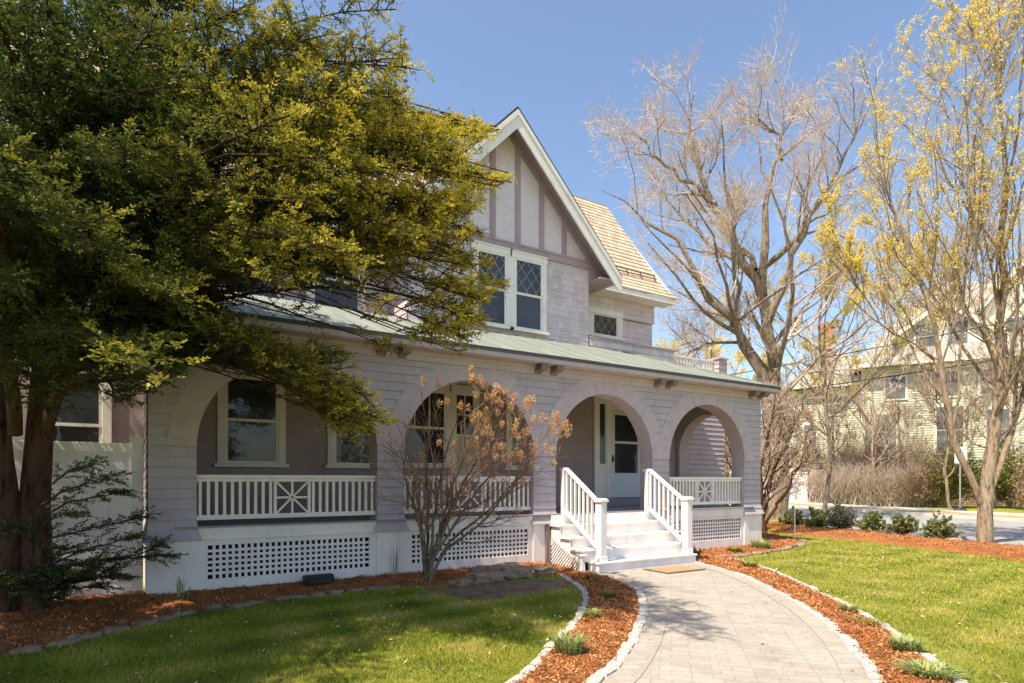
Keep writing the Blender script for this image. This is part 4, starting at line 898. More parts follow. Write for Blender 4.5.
# ---------------------------------------------------------------- conifers: flat pinnate sprays
CAMP = np.array([0, -8.93, 1.48]); 
def needle_sprays(P, Rr, rg, sec_gap=.16, sec_len=.42, sho_gap=.06, sho_len=.13, nl=.034, droop=.25, rise=.06, round_=.22, smax=9, tip_sun=None, keep=None, t_start=.2, pairs=4, wid=.22):
    """P: main limbs (N,n,3). Returns wood (secondary polylines) and needle quads with rnd / tip attributes."""
    secs, secR, secT = [], [], []
    for b in range(len(P)):
        d = np.r_[0, np.cumsum(np.linalg.norm(np.diff(P[b], axis=0), axis=1))]; L = d[-1]
        s = np.arange(t_start * L, L, sec_gap) ; s = s + rg.uniform(-.4, .4, len(s)) * sec_gap
        s = np.clip(s, 0, L * .999); s = np.r_[s, L * np.array([.86, .90, .93, .955, .975, .99, .998])]; s.sort()
        p = np.stack([np.interp(s, d, P[b][:, i]) for i in range(3)], 1); p2 = np.stack([np.interp(np.minimum(s + .05, L), d, P[b][:, i]) for i in range(3)], 1); p1 = np.stack([np.interp(s - .05, d, P[b][:, i]) for i in range(3)], 1)
        tan = nrm(p2 - p1); side = nrm(np.cross(tan, [0, 0, 1.])) * np.where(np.arange(len(s)) % 2, 1, -1)[:, None]
        a = rg.uniform(.65, 1.15, len(s))[:, None]; a[-1] = .05
        l = sec_len * L ** .5 * (1.15 - .75 * s / L) * rg.uniform(.6, 1.25, len(s)); l = np.clip(l, .22, smax)
        dr = nrm(tan * np.cos(a) + side * np.sin(a) + rg.normal(0, .2, tan.shape) + np.array([0, 0, 1.]) * rise * rg.uniform(.2, 1.6, (len(s), 1))); n = 6
        q = np.empty((len(s), n, 3)); q[:, 0] = p
        for k in range(1, n):
            dr = nrm(dr + rg.normal(0, .10, dr.shape) + np.array([0, 0, -droop / n * 1.2])); q[:, k] = q[:, k - 1] + dr * (l / (n - 1))[:, None]
        secs.append(q); secT.append(s / L)
    S = np.concatenate(secs); ST = np.concatenate(secT)
    if keep is not None:
        k = keep(S[:, -1], rg, ST > .9) & keep(S[:, 3], rg, ST >= 0); S, ST = S[k], ST[k]
    SR = np.linspace(.008, .002, 6)[None] * np.ones((len(S), 1))
    # shoots, alternate along each secondary
    L = np.linalg.norm(np.diff(S, axis=1), axis=2).sum(1); cnt = np.maximum(3, (L / sho_gap).astype(int))
    idx = np.repeat(np.arange(len(S)), cnt); pos = np.concatenate([(np.arange(c) + .6) / c for c in cnt]); alt = np.concatenate([np.arange(c) % 2 for c in cnt])
    t = pos * 4.999; i = t.astype(int); f = (t - i)[:, None]
    p = S[idx, i] * (1 - f) + S[idx, i + 1] * f; tan = nrm(S[idx, i + 1] - S[idx, i])
    side = nrm(np.cross(tan, [0, 0, 1.])) * np.where(alt, 1, -1)[:, None]; a = rg.uniform(.5, 1.1, len(idx))[:, None] * (1 - .5 * pos[:, None])
    d = nrm(tan * np.cos(a) + side * np.sin(a) + rg.normal(0, round_, tan.shape)); l = sho_len * rg.uniform(.6, 1.3, len(idx)) * (1.1 - .4 * pos)
    # needles: pairs along each shoot, each quad a small comb of needles
    j = np.tile(np.arange(pairs * 2), len(idx)); si = np.repeat(np.arange(len(idx)), pairs * 2); u = ((j // 2) + .7) / pairs
    sgn = np.where(j % 2, 1., -1.)
    up = nrm(np.array([0, 0, 1.]) + rg.normal(0, .35, d.shape)); sd = nrm(np.cross(d, up))
    c = p[si] + d[si] * (l[si] * u)[:, None]
    nd = nrm(d[si] * .75 + sd[si] * sgn[:, None] * .8 + up[si] * .12 + rg.normal(0, .22, (len(si), 3))); nlen = nl * rg.uniform(.7, 1.35, len(si)) * (1.1 - .35 * u)
    wv = nrm(np.cross(nd, up[si] + rg.normal(0, .5, (len(si), 3)))) * (nlen * wid)[:, None]
    e = c + nd * nlen[:, None]; m = c + nd * (nlen * .5)[:, None]
    V = np.stack([c, m - wv, e, m + wv], 1)
    clump = rg.uniform(0, 1, len(S))[idx][si]
    rnd_ = np.clip(.45 * clump + .35 * rg.uniform(0, 1, len(si)) + .15, 0, 1)
    tip = np.clip((u * .5 + pos[si] * .6 + .6 * ST[idx][si] - .68) * 1.3 + rg.normal(0, .16, len(si)), 0, 1) * np.clip(rg.uniform(.35, 1.3, len(S))[idx][si], 0, 1)
    if tip_sun is not None: w_ = tip_sun(c); tip = np.clip(tip * w_ + np.clip(w_ - .75, 0, 1) * .35, 0, 1)
    return (S, SR), V.reshape(-1, 3), np.arange(len(V) * 4).reshape(-1, 4), rnd_, tip
FWD = np.array([0.534, .8455]); 
def view(P):
    """bearing and height-angle of points as seen by someone on the path: (u, v)"""
    dx, dy = P[:, 0], P[:, 1] + 8.93; d = dx * .534 + dy * .8455; l = dx * .8455 - dy * .534
    d = np.maximum(d, .3); return 512 + 600 * l / d, 481 - 600 * (P[:, 2] - 1.48) / d
def yew_tree():
    rg = np.random.default_rng(12); loc = (-1.05, -.28, G0)
    t = thing('yew_tree', 'huge spreading yew with reddish twin trunks and yellow-green branch tips, left of the porch', 'tree', loc)
    X0, Y0 = loc[0], loc[1]
    stems = [([(-1.20, -.22, -.2), (-1.20, -.22, 1.2), (-1.35, -.3, 3), (-1.5, -.2, 5), (-1.4, -.1, 8.2)], [.15, .115, .09, .07, .02]),
             ([(-.97, -.17, -.2), (-.97, -.17, 1.2), (-.85, -.15, 3), (-.75, 0, 5), (-.8, .1, 9.0)], [.18, .13, .10, .08, .02]),
             ([(-.9, -.22, 1.9), (-.6, -.4, 2.9), (-.3, -.6, 4.2), (-.1, -.7, 5.8), (0, -.7, 7.4)], [.08, .07, .05, .04, .015]),
             ([(-1.1, -.4, 2.0), (-1.1, -.9, 3.0), (-.9, -1.5, 4.4), (-.8, -1.9, 6.0)], [.07, .06, .04, .015])]
    P0, R0 = limbs(stems, 14, rg, .015)
    prim = []
    def limb(p0, tip, rise=.35, r=.045):
        p0, tip = np.array(p0, float), np.array(tip, float); mid = p0 * .5 + tip * .5; L = np.linalg.norm(tip - p0)
        a = p0 * .75 + tip * .25 + np.array([0, 0, rise * .16 * L]) + rg.normal(0, .05 * L, 3) * [1, 1, .4]; b = p0 * .35 + tip * .65 + np.array([0, 0, rise * .18 * L]) + rg.normal(0, .04 * L, 3) * [1, 1, .4]
        prim.append(([p0, a, b, tip], [r, r * .75, r * .45, .006]))
    ax = lambda z: np.array([-.9 + .03 * z, -.25, z])
    # the boughs that make the outline
    for tip, z0 in (((3.35, -3.4, 4.35), 3.2), ((3.1, -3.5, 4.9), 3.8), ((2.95, -3.2, 3.35), 2.7), ((2.5, -3.3, 2.95), 2.5), ((1.75, -2.9, 1.98), 2.3), ((1.35, -2.4, 2.25), 2.2),
                    ((2.2, -3.6, 5.4), 4.6), ((2.6, -2.9, 3.9), 3.4), ((1.9, -3.9, 4.2), 3.6), ((1.2, -4.2, 4.0), 3.4), ((.6, -4.0, 3.6), 3.0), ((.3, -3.8, 2.9), 2.6), ((.9, -3.0, 2.75), 2.4), ((1.9, -2.2, 2.9), 2.6),
                    ((-.2, -4.2, 3.2), 2.7), ((-.8, -3.9, 2.7), 2.3), ((2.2, -1.6, 3.4), 3.0), ((2.6, -2.2, 4.6), 4.0), ((-.1, -2.6, 2.15), 2.2), ((-.6, -2.5, 2.0), 2.1), ((.4, -2.0, 2.3), 2.2), ((2.75, -3.0, 5.3), 4.4), ((3.0, -3.0, 4.0), 3.3)):
        limb(ax(max(z0, 2.7)), tip, rise=.6, r=.030)
    for tip in ((2.72, -3.2, 5.03), (3.18, -3.13, 5.32), (3.19, -3.61, 5.17), (3.2, -2.79, 5.11), (3.1, -3.67, 4.48), (3.44, -3.54, 4.69), (2.82, -3.73, 4.21), (2.95, -2.87, 4.34), (3.23, -3.52, 3.82), (2.71, -3.9, 3.71), (3.35, -3.48, 3.5), (3.3, -2.5, 3.89), (3.05, -3.52, 3.12), (2.56, -3.69, 3.11), (3.28, -3.07, 2.94), (2.47, -3.39, 2.84), (2.58, -2.4, 2.99), (2.39, -2.87, 6.45), (2.69, -2.47, 6.38), (2.12, -3.41, 5.21), (2.86, -2.22, 6.08), (2.72, -2.96, 5.26), (2.24, -2.89, 2.07), (1.88, -3.02, 1.89), (1.88, -2.31, 2.32), (1.89, -3.14, 2.33), (1.55, -2.1, 2.1), (1.08, -2.16, 2.12), (0.99, -1.4, 1.95), (0.47, -2.36, 2.5), (0.24, -1.63, 2.38), (1.66, -3.83, 4.18), (1.39, -3.89, 4.49), (1.13, -3.97, 3.73), (1.43, -4.04, 3.28), (0.97, -3.99, 3.05), (0.63, -3.89, 3.79), (0.5, -3.8, 4.48), (0.88, -3.69, 3.37), (1.74, -3.88, 3.05), (1.99, -3.92, 3.7), (0.17, -3.72, 2.84), (-0.2, -3.6, 3.17), (-0.47, -3.19, 2.64), (-0.08, -3.67, 3.91), (-0.6, -3.11, 3.94), (1.25, -3.8, 5.15), (1.95, -3.54, 5.41), (0.72, -3.71, 5.17), (0.11, -3.56, 4.94), (0.02, -2.95, 2.39), (0.43, -2.36, 2.5), (0.87, -1.71, 2.63), (-0.76, -3.02, 2.3), (0.9, -0.82, 2.41), (1.27, -0.77, 2.32), (.2, -3.0, 2.35), (.5, -2.2, 2.35), (-.3, -2.9, 2.3), (.9, -2.0, 2.5), (1.4, -2.1, 2.6), (1.9, -2.3, 2.7), (-.7, -2.4, 2.25), (0, -2.0, 2.2), (1.55, -5.3, 6.1), (1.75, -4.9, 6.2), (1.3, -5.6, 6.05), (1.95, -4.5, 6.3), (1.4, -5.0, 6.3), (-0.72, -2.66, 4.98), (-0.65, -2.37, 5.3), (-0.78, -2.48, 4.66), (-0.83, -2.61, 4.58), (-0.51, -2.01, 5.81), (-0.62, -2.52, 5.49), (-0.38, -1.98, 5.01), (-0.3, -1.88, 5.27), (-1.04, -1.48, 6.03), (-0.77, -2.21, 5.62), (-1.17, -2.48, 4.81), (-1.13, -1.94, 5.14), (-0.59, -1.81, 4.89), (-0.71, -1.69, 4.93), (-1.08, -1.65, 5.82), (-1.38, -1.18, 5.85), (-0.27, -2.29, 5.68), (-0.17, -2.36, 5.68), (-0.82, -2.34, 3.78), (-0.8, -2.66, 3.74), (-0.55, -1.97, 3.95), (-0.43, -2.1, 3.97), (-0.94, -2.64, 3.37), (-0.82, -2.86, 3.09), (0.04, -1.87, 5.25), (0.01, -1.73, 5.64), (-0.76, -1.8, 2.89), (-0.96, -1.59, 2.99), (3.24, -3.44, 5.23), (3.33, -3.4, 5.28), (3.2, -3.3, 5.33), (3.06, -3.45, 5.08), (3.16, -3.21, 5.33), (3.08, -3.39, 5.25), (3.28, -3.6, 4.57), (3.06, -3.91, 4.4), (3.08, -4.01, 4.46), (3.15, -3.67, 4.53), (3.19, -3.64, 4.45), (3.31, -3.44, 4.62), (2.75, -3.55, 4.13), (2.74, -3.82, 4.03), (2.62, -3.86, 4.09), (3.2, -3.31, 4.22), (3.11, -3.44, 4.09), (3.19, -3.39, 4.11), (3.17, -3.46, 3.81), (2.93, -3.79, 3.58), (3.02, -3.85, 3.6), (3.41, -3.58, 3.59), (3.18, -3.71, 3.56), (3.49, -3.5, 3.65), (3.01, -3.85, 3.21), (3.06, -3.57, 3.35), (3.04, -3.54, 3.32), (3.18, -3.29, 3.25), (2.97, -3.39, 3.15), (3.18, -3.3, 3.2), (3.06, -3.3, 2.96), (2.96, -3.36, 2.98), (3.03, -3.4, 2.83), (2.13, -2.8, 1.94), (2.2, -2.8, 2.06), (1.98, -3.14, 2.11), (1.8, -3.3, 2.02), (1.82, -2.77, 2.12), (1.94, -2.49, 2.14), (1.68, -2.7, 2.37), (1.57, -2.73, 2.24), (1.5, -1.94, 2.18), (1.52, -2.21, 2.25), (1.03, -1.92, 2.05), (0.99, -1.84, 2.11), (0.81, -2.02, 2.22), (0.7, -2.33, 2.27), (1.52, -3.01, 2.43), (1.52, -3.07, 2.42), (1.31, -2.95, 2.54), (1.21, -3.23, 2.48), (2.97, -2.98, 4.9), (2.93, -2.99, 4.86), (2.95, -3.07, 4.98), (2.78, -2.78, 5.49), (2.95, -2.66, 5.61), (2.86, -2.64, 5.59)):
        limb(ax(2.75 + (tip[2] - 1.9) * .52), tip, rise=.62, r=.018)
    for k in range(135):
        if k > 55 and rg.uniform() < .55: continue
        z = 2.5 + 6.2 * (k / 135) ** 1.15; a = k * 2.39996 + rg.normal(0, .25); Rm = np.interp(z, [2.2, 3.4, 4.8, 6, 7.5, 9], [3.5, 3.9, 3.5, 2.5, 1.5, .5]) * rg.uniform(.72, 1.08)
        if math.cos(a - R_(238)) > .3: Rm *= 1 + .42 * min(1, (math.cos(a - R_(238)) - .3) / .4)
        zt = z + rg.uniform(-.3, .55) * min(Rm, 4) * .45
        # the house keeps the crown short on its side
        ca, sa = math.cos(a), math.sin(a)
        if sa > .1: Rm = min(Rm, 1.6 + (0 if z < 3.4 else .6))
        limb(ax(z), ax(zt) + np.array([ca * Rm, sa * Rm, 0]), rise=.45, r=.016 + .005 * Rm)
    P1, R1 = limbs(prim, 9, rg, .02)
    ux = np.array([-400, -60, 0, 60, 98, 108, 116, 124, 136, 150, 160, 167, 174, 183, 191, 205, 214, 224, 231, 239, 247, 255, 262, 270, 277, 285, 293, 306, 330, 346, 354, 368, 380, 420, 440, 470, 700]); um = np.array([600, 540, 398, 418, 410, 412, 452, 504, 494, 478, 462, 478, 520, 510, 488, 478, 474, 448, 500, 468, 454, 478, 502, 474, 498, 522, 498, 486, 482, 486, 438, 402, 396, 396, 365, 345, 140])
    vx = np.array([-300, 0, 50, 100, 140, 165, 180, 230, 260, 290, 310, 345, 392, 400, 480, 520]); vm = np.array([480, 452, 402, 398, 402, 388, 364, 360, 374, 386, 412, 444, 434, 352, 350, 300])
    def keep(P, r, full=False):
        u, v = view(P); j = r.normal(0, 9, len(P))
        d = (P[:, 0] * .534 + (P[:, 1] + 8.93) * .8455)
        rim = np.interp(v, ux, um) - u; thin = r.uniform(0, 1, len(P)) < np.where(full, 1.1, np.clip(.30 + rim / 120, 0, .92))
        gap = (r.uniform(0, 1, len(P)) > .72 * np.exp(-((u - 330) / 105) ** 4 - ((v - 302) / 26) ** 4)) & (r.uniform(0, 1, len(P)) > .6 * np.exp(-((u - 225) / 45) ** 4 - ((v - 168) / 24) ** 4))
        return thin & gap & ((u < np.interp(v, ux, um) + j * .6) & (v < np.interp(u, vx, vm) + j)) & (d > 3.2)
    (S, SR), V, F, rn, tp = needle_sprays(P1, R1, rg, sec_gap=.105, sec_len=.33, smax=.8, sho_gap=.030, sho_len=.13, nl=.034, wid=.27, pairs=4, droop=.05, rise=.30, round_=.42, keep=keep, tip_sun=lambda c: np.clip(.3 + (np.hypot(c[:, 0] + .9, c[:, 1] + .25) - 1.2) / 2.2, .1, 1) * np.clip(.12 + (c[:, 0] * .8455 - (c[:, 1] + 8.93) * .534 + 3.1) / 1.9, .06, 1.5))  # outer and right-hand tips turned yellower: sunlight painted into the needle colour
    # limbs are trimmed where their foliage was
    L_ = []
    for p, q in zip(P1, R1):
        ok = [bool(keep(resample(p, 21)[i:i + 1], np.random.default_rng(1), True)[0]) for i in range(21)]; m = max([i for i in range(21) if ok[i]] or [0])
        if m > 3: L_.append((resample(resample(p, 21)[:m + 1], 9), q))
    P1, R1 = np.stack([x for x, _ in L_]), np.stack([x for _, x in L_])
    W = merge([tubes(P0, R0, 12), tubes(P1, R1, 6), tubes(S, SR, 3)])
    np_mesh('trunk', local(W[0], loc), W[1], M['bark_red'], t, smooth=True)
    np_mesh('crown', local(V, loc), F, M['yew'], t, attrs={'rnd': rn, 'tip': tp})
    return len(F)
NY = yew_tree()
def low_yew():
    rg = np.random.default_rng(4); loc = (-.85, -.62, G0)
    t = thing('evergreen_shrub', 'dark needled evergreen shrub with tiered fans against the white fence', 'shrub', loc); b = np.array(loc); prim = []
    for tx, ty, tz in ((.34, -.35, .55), (-.02, -.45, .80), (.05, -.3, 1.02), (-.12, -.5, 1.32), (-.22, -.3, 1.52), (-.25, -.6, .42), (-.45, -.4, 1.66), (-.6, -1.0, .75), (-.9, -1.05, .5), (-1.1, -.9, 1.0), (-.42, -.85, .6), (-.6, -.75, 1.1), (-1.35, -.8, .4), (-.12, -.5, .38), (-.7, -1.0, .25)):
        for q in range(1 if tz > .6 else 2):
            p0 = b + np.array([rg.normal(0, .05), rg.normal(0, .05), max(.08, tz - .14 + rg.normal(0, .08))]); tp = np.array([tx, ty, tz]) + rg.normal(0, .09, 3) * q * [1.3, 1.5, .8] - np.array([.12, 0, 0]) * q; prim.append(([p0, p0 * .6 + tp * .4 + [0, 0, .06], tp], [.014, .010, .003]))
    P1, R1 = limbs(prim, 8, rg, .012)
    (S, SR), V, F, rn, tp = needle_sprays(P1, R1, rg, sec_gap=.045, sec_len=.20, sho_gap=.026, sho_len=.08, nl=.032, wid=.28, pairs=3, droop=.10, t_start=.12)
    stem = limbs([([b + [0, 0, -.1], b + [.0, 0, .5], b + [-.05, .02, 1.2]], [.035, .03, .01])], 6)
    W = merge([tubes(*stem, 8), tubes(P1, R1, 5), tubes(S, SR * .6, 3)])
    np_mesh('stem', local(W[0], loc), W[1], M['bark_red'], t, smooth=True); np_mesh('foliage', local(V, loc), F, M['yew_dark'], t, attrs={'rnd': rn, 'tip': tp})
low_yew()
def shade_tree():  # unseen tree, added to throw shade on the left lawn and yew
    rg = np.random.default_rng(44); loc = (-4.9, -3.6, G0); t = thing('added_evergreen', 'dark evergreen added out of view on the left to shade the lawn and yew', 'tree', loc); prim = []
    for k in range(110):
        z = 1.9 + 8 * k / 110; a = k * 2.4; Rm = np.interp(z, [1.9, 3.5, 6, 8, 10], [2.4, 2.9, 2.5, 1.6, .3]) * rg.uniform(.75, 1.1); p = np.array([loc[0], loc[1], z]); d = np.array([cos(a), sin(a), .1]); prim.append(([p, p + d * Rm * .5 + [0, 0, .15], p + d * Rm], [.035, .02, .006]))
    P1, R1 = limbs(prim, 7, rg, .03); (S, SR), V, F, rn, tp = needle_sprays(P1, R1, rg, sec_gap=.15, sec_len=.45, sho_gap=.06, sho_len=.16, nl=.10, wid=.42, pairs=2)
    st = limbs([([np.array(loc) - [0, 0, .2], np.array(loc) + [0, 0, 4], np.array(loc) + [0, 0, 9.6]], [.24, .16, .02])], 8); W = merge([tubes(*st, 10), tubes(P1, R1, 5)])
    np_mesh('trunk', local(W[0], loc), W[1], M['bark_red'], t, smooth=True); np_mesh('crown', local(V, loc), F, M['yew_dark'], t, attrs={'rnd': rn, 'tip': tp})
shade_tree()

# ---------------------------------------------------------------- bare trees
def bare_tree(name, label, loc, specs, seed, levels, mats, buds=None, budmat=None, budsize=.02, group=None, cat='tree', sides=9, budlevel=-1, keepz=None, cluster=1):
    """specs: main limbs as (points, radii) in world space; levels: kwargs of each further branching"""
    rg = np.random.default_rng(seed); t = thing(name, label, cat, loc, group=group)
    P, R = limbs(specs, 12, rg, levels[0].pop('limbwob', .05)); R = R * levels[0].pop('thin', 1); wood = [tubes(P, R, sides)]; tw = []; allP = [P]
    for i, kw in enumerate(levels):
        kw = dict(kw); mr = kw.pop('rmin', .004)
        P, R = spawn(P, R, rg=rg, **kw); R = np.maximum(R, mr); allP.append(P)
        (wood if i < 1 else tw).append(tubes(P, R, 6 if i == 0 else (4 if i == 1 else 3)))
    W = merge(wood); np_mesh('trunk', local(W[0], loc), W[1], mats[0], t, smooth=True)
    W = merge(tw); np_mesh('twigs', local(W[0], loc), W[1], mats[1], t, smooth=True)
    if buds and cluster > 1:
        q = np.concatenate([allP[l][:, 1:].reshape(-1, 3) for l in (budlevel if isinstance(budlevel, tuple) else (budlevel,))])
        if keepz is not None: q = q[rg.uniform(0, 1, len(q)) < keepz(q)]
        q = np.repeat(q[rg.integers(0, len(q), buds // cluster)], cluster, 0); q = q + rg.normal(0, budsize * 1.5, q.shape)
        V, F = petals(q, budsize, rg); np_mesh('blossom', local(V, loc), F, budmat, t, attrs={'rnd': rg.uniform(0, 1, len(F))})
    elif buds:
        q = np.concatenate([allP[l][:, 1:].reshape(-1, 3) for l in (budlevel if isinstance(budlevel, tuple) else (budlevel,))])
        if keepz is not None: q = q[rg.uniform(0, 1, len(q)) < keepz(q)]
        q = q[rg.integers(0, len(q), buds)] + rg.normal(0, .035, (buds, 3))
        V, F = petals(q, budsize, rg); np_mesh('blossom', local(V, loc), F, budmat, t, attrs={'rnd': rg.uniform(0, 1, len(F))})
    return t
def sway(pts, dv, seed):
    """bends a limb out of its plane so that the crown has depth"""
    r = np.random.default_rng(seed); p = np.array(pts, float); t = np.linspace(0, 1, len(p)); a = r.uniform(-1, 1); w = np.sin(t * 2.2 + .0) * a * dv
    p[:, 0] += w * .53; p[:, 1] += w * .85; return [tuple(q) for q in p]
big = [([(21.71, 5.74, -.3), (21.78, 5.7, 3.52), (21.61, 5.81, 5.84), (21.41, 5.94, 7.8), (21.3, 6.0, 9.12), (21.34, 5.98, 10.72), (21.34, 5.98, 12.12), (21.44, 5.92, 13.48), (21.78, 5.7, 14.2), (22.45, 5.27, 14.9), (23.16, 4.83, 15.5), (23.84, 4.4, 16.1)], [.42, .30, .29, .27, .22, .2, .17, .15, .11, .08, .05, .02]),
       ([(21.3, 6.0, 8.72), (20.93, 6.24, 9.92), (20.46, 6.53, 10.8), (19.92, 6.88, 12.12), (19.51, 7.13, 12.92), (19.07, 7.41, 14.4), (18.9, 7.52, 15.92), (18.84, 7.56, 16.92)], [.19, .17, .14, .11, .09, .06, .02]),
       (sway([(19.72, 7.0, 12.6), (19.17, 7.35, 13.2), (18.36, 7.86, 13.68), (17.82, 8.2, 14.32), (17.42, 8.46, 15.04), (16.81, 8.84, 15.52)], 1.5, 1), [.10, .08, .06, .04, .02]),
       (sway([(21.74, 5.72, 1.92), (21.34, 5.98, 5.32), (20.7, 6.38, 6.72), (20.26, 6.66, 7.64), (19.51, 7.13, 8.56), (19.04, 7.43, 9.48), (18.5, 7.77, 10.72), (17.82, 8.2, 11.28), (17.14, 8.63, 11.84), (16.13, 9.27, 12.72), (15.66, 9.57, 13.12)], 1, 2), [.24, .22, .2, .18, .15, .12, .09, .065, .035, .006]),
       (sway([(21.41, 5.94, 7.52), (21.71, 5.74, 9.12), (22.22, 5.42, 11.12), (22.56, 5.21, 12.12), (23.57, 4.57, 13.12), (24.59, 3.93, 13.92)], 2, 3), [.14, .11, .09, .07, .05, .02]),
       (sway([(21.03, 6.17, 9.92), (20.59, 6.45, 11.32), (20.12, 6.75, 12.72), (19.85, 6.92, 13.92), (20.12, 6.75, 15.12), (20.36, 6.6, 16.32)], 2, 4), [.13, .1, .08, .06, .04, .02]),
       (sway([(21.95, 5.59, 14.32), (21.98, 5.57, 15.52), (21.54, 5.85, 16.0), (21.37, 5.96, 16.72)], 1, 5), [.08, .06, .04, .02]),
       (sway([(21.37, 5.96, 5.32), (20.7, 6.38, 6.92), (19.68, 7.03, 7.04), (18.84, 7.56, 6.72), (18.43, 7.82, 6.12)], 1.5, 6), [.10, .08, .06, .04, .015]),
       ([(21.3, 6.0, 9.5), (21.0, 7.6, 11.0), (20.6, 9.2, 12.8), (20.3, 10.4, 14.8)], [.14, .1, .06, .02]),
       ([(21.3, 6.0, 10.0), (21.9, 4.6, 11.4), (22.2, 3.4, 13.2), (22.3, 2.6, 15.2)], [.13, .1, .06, .02]),
       ([(20.26, 6.66, 7.64), (19.6, 5.9, 9.4), (19.0, 5.6, 10.9), (18.4, 5.5, 12.4)], [.12, .08, .05, .02])]
bare_tree('bare_tree', 'tall bare tree with heavy forked grey limbs and pale twigs, right of the cedar roof', (21.71, 5.74, G0), big, 3,
          [dict(limbwob=.07, thin=1.0, k=9, t0=.25, t1=.98, ang=.8, ratio=.36, up=.35, wob=.16, n=7, rat_r=.5, rmin=.016, minlen=1.3),
           dict(k=6, t0=.15, t1=1, ang=.75, ratio=.5, up=.3, wob=.16, n=6, rat_r=.55, rmin=.009, minlen=1.0),
           dict(k=6, t0=.1, t1=1, ang=.75, ratio=.55, up=.2, wob=.15, n=5, rat_r=.6, rmin=.0055, minlen=.6),
           dict(k=3, t0=.15, t1=1, ang=.7, ratio=.6, up=.15, wob=.15, n=4, rat_r=.7, rmin=.004)],
          (M['bark_grey'], M['twig_tan']), buds=24000, budmat=M['bud'], budsize=.02)
yel = [([(17.41, -2.77, -.25), (17.43, -2.79, .3), (17.43, -2.79, 1.21), (17.57, -2.88, 2.23), (17.65, -2.93, 3.32), (17.71, -2.97, 4.16), (17.78, -3.01, 5.13), (17.78, -3.01, 7.06), (17.78, -3.01, 9.48), (17.71, -2.97, 11.65)], [.36, .29, .26, .2, .18, .16, .14, .10, .06, .02]),
       ([(17.39, -2.76, .75), (17.18, -2.63, 1.3), (16.9, -2.45, 1.94), (16.75, -2.36, 2.59), (16.61, -2.27, 3.44), (16.45, -2.17, 4.4), (16.28, -2.06, 5.61), (15.88, -1.81, 6.82), (15.47, -1.55, 8.27), (15.06, -1.29, 10.2)], [.16, .15, .14, .12, .10, .09, .07, .05, .035, .012]),
       (sway([(17.47, -2.81, 1.14), (17.8, -3.02, 2.11), (18.04, -3.17, 3.08), (18.33, -3.36, 3.92), (18.63, -3.55, 5.37), (18.94, -3.74, 7.3)], 1, 1), [.16, .14, .12, .09, .06, .02]),
       (sway([(16.73, -2.35, 2.71), (16.75, -2.36, 3.92), (16.75, -2.36, 5.85), (16.73, -2.35, 7.79), (16.49, -2.19, 9.96), (16.18, -2.0, 11.65)], 1, 2), [.06, .055, .05, .04, .03, .012]),
       (sway([(17.71, -2.97, 3.92), (17.2, -2.65, 5.13), (16.79, -2.39, 6.58), (16.59, -2.26, 8.27), (16.9, -2.45, 10.69), (17.0, -2.52, 12.14)], 1, 3), [.07, .06, .05, .04, .03, .012]),
       ([(17.65, -2.93, 3.6), (18.3, -1.9, 5.2), (18.7, -1.0, 7.2), (18.8, -.6, 9.6)], [.09, .07, .05, .015]),
       ([(17.6, -2.9, 3.0), (16.9, -3.8, 4.6), (16.5, -4.5, 6.4), (16.3, -4.8, 9.0)], [.08, .06, .04, .015]),
       ([(17.75, -3.0, 5.2), (18.3, -3.9, 6.8), (18.6, -4.4, 8.6), (18.7, -4.6, 11.0)], [.07, .06, .04, .015]),
       ([(16.45, -2.17, 4.4), (15.6, -1.5, 5.2), (14.9, -.9, 6.4), (14.5, -.5, 7.8)], [.05, .04, .03, .012])]
bare_tree('flowering_tree', 'slender forked tree breaking into yellow blossom at the near end of roadside mulch border', (17.41, -2.77, G0), yel, 9,
          [dict(limbwob=.04, thin=.52, k=15, t0=.22, t1=.97, ang=.62, ratio=.36, up=.75, wob=.1, n=7, rat_r=.45, rmin=.012),
           dict(k=8, t0=.1, t1=1, ang=.65, ratio=.5, up=.5, wob=.12, n=6, rat_r=.5, rmin=.006),
           dict(k=4, t0=.1, t1=1, ang=.7, ratio=.5, up=.4, wob=.12, n=5, rat_r=.6, rmin=.0035)],
          (M['bark_tan'], M['twig_brown']), buds=68000, cluster=9, budmat=M['yellow'], budsize=.022, budlevel=(-1, -2), keepz=lambda q: np.clip((q[:, 2] - 3.6) / 4.0, 0.03, 1) ** 1.3)
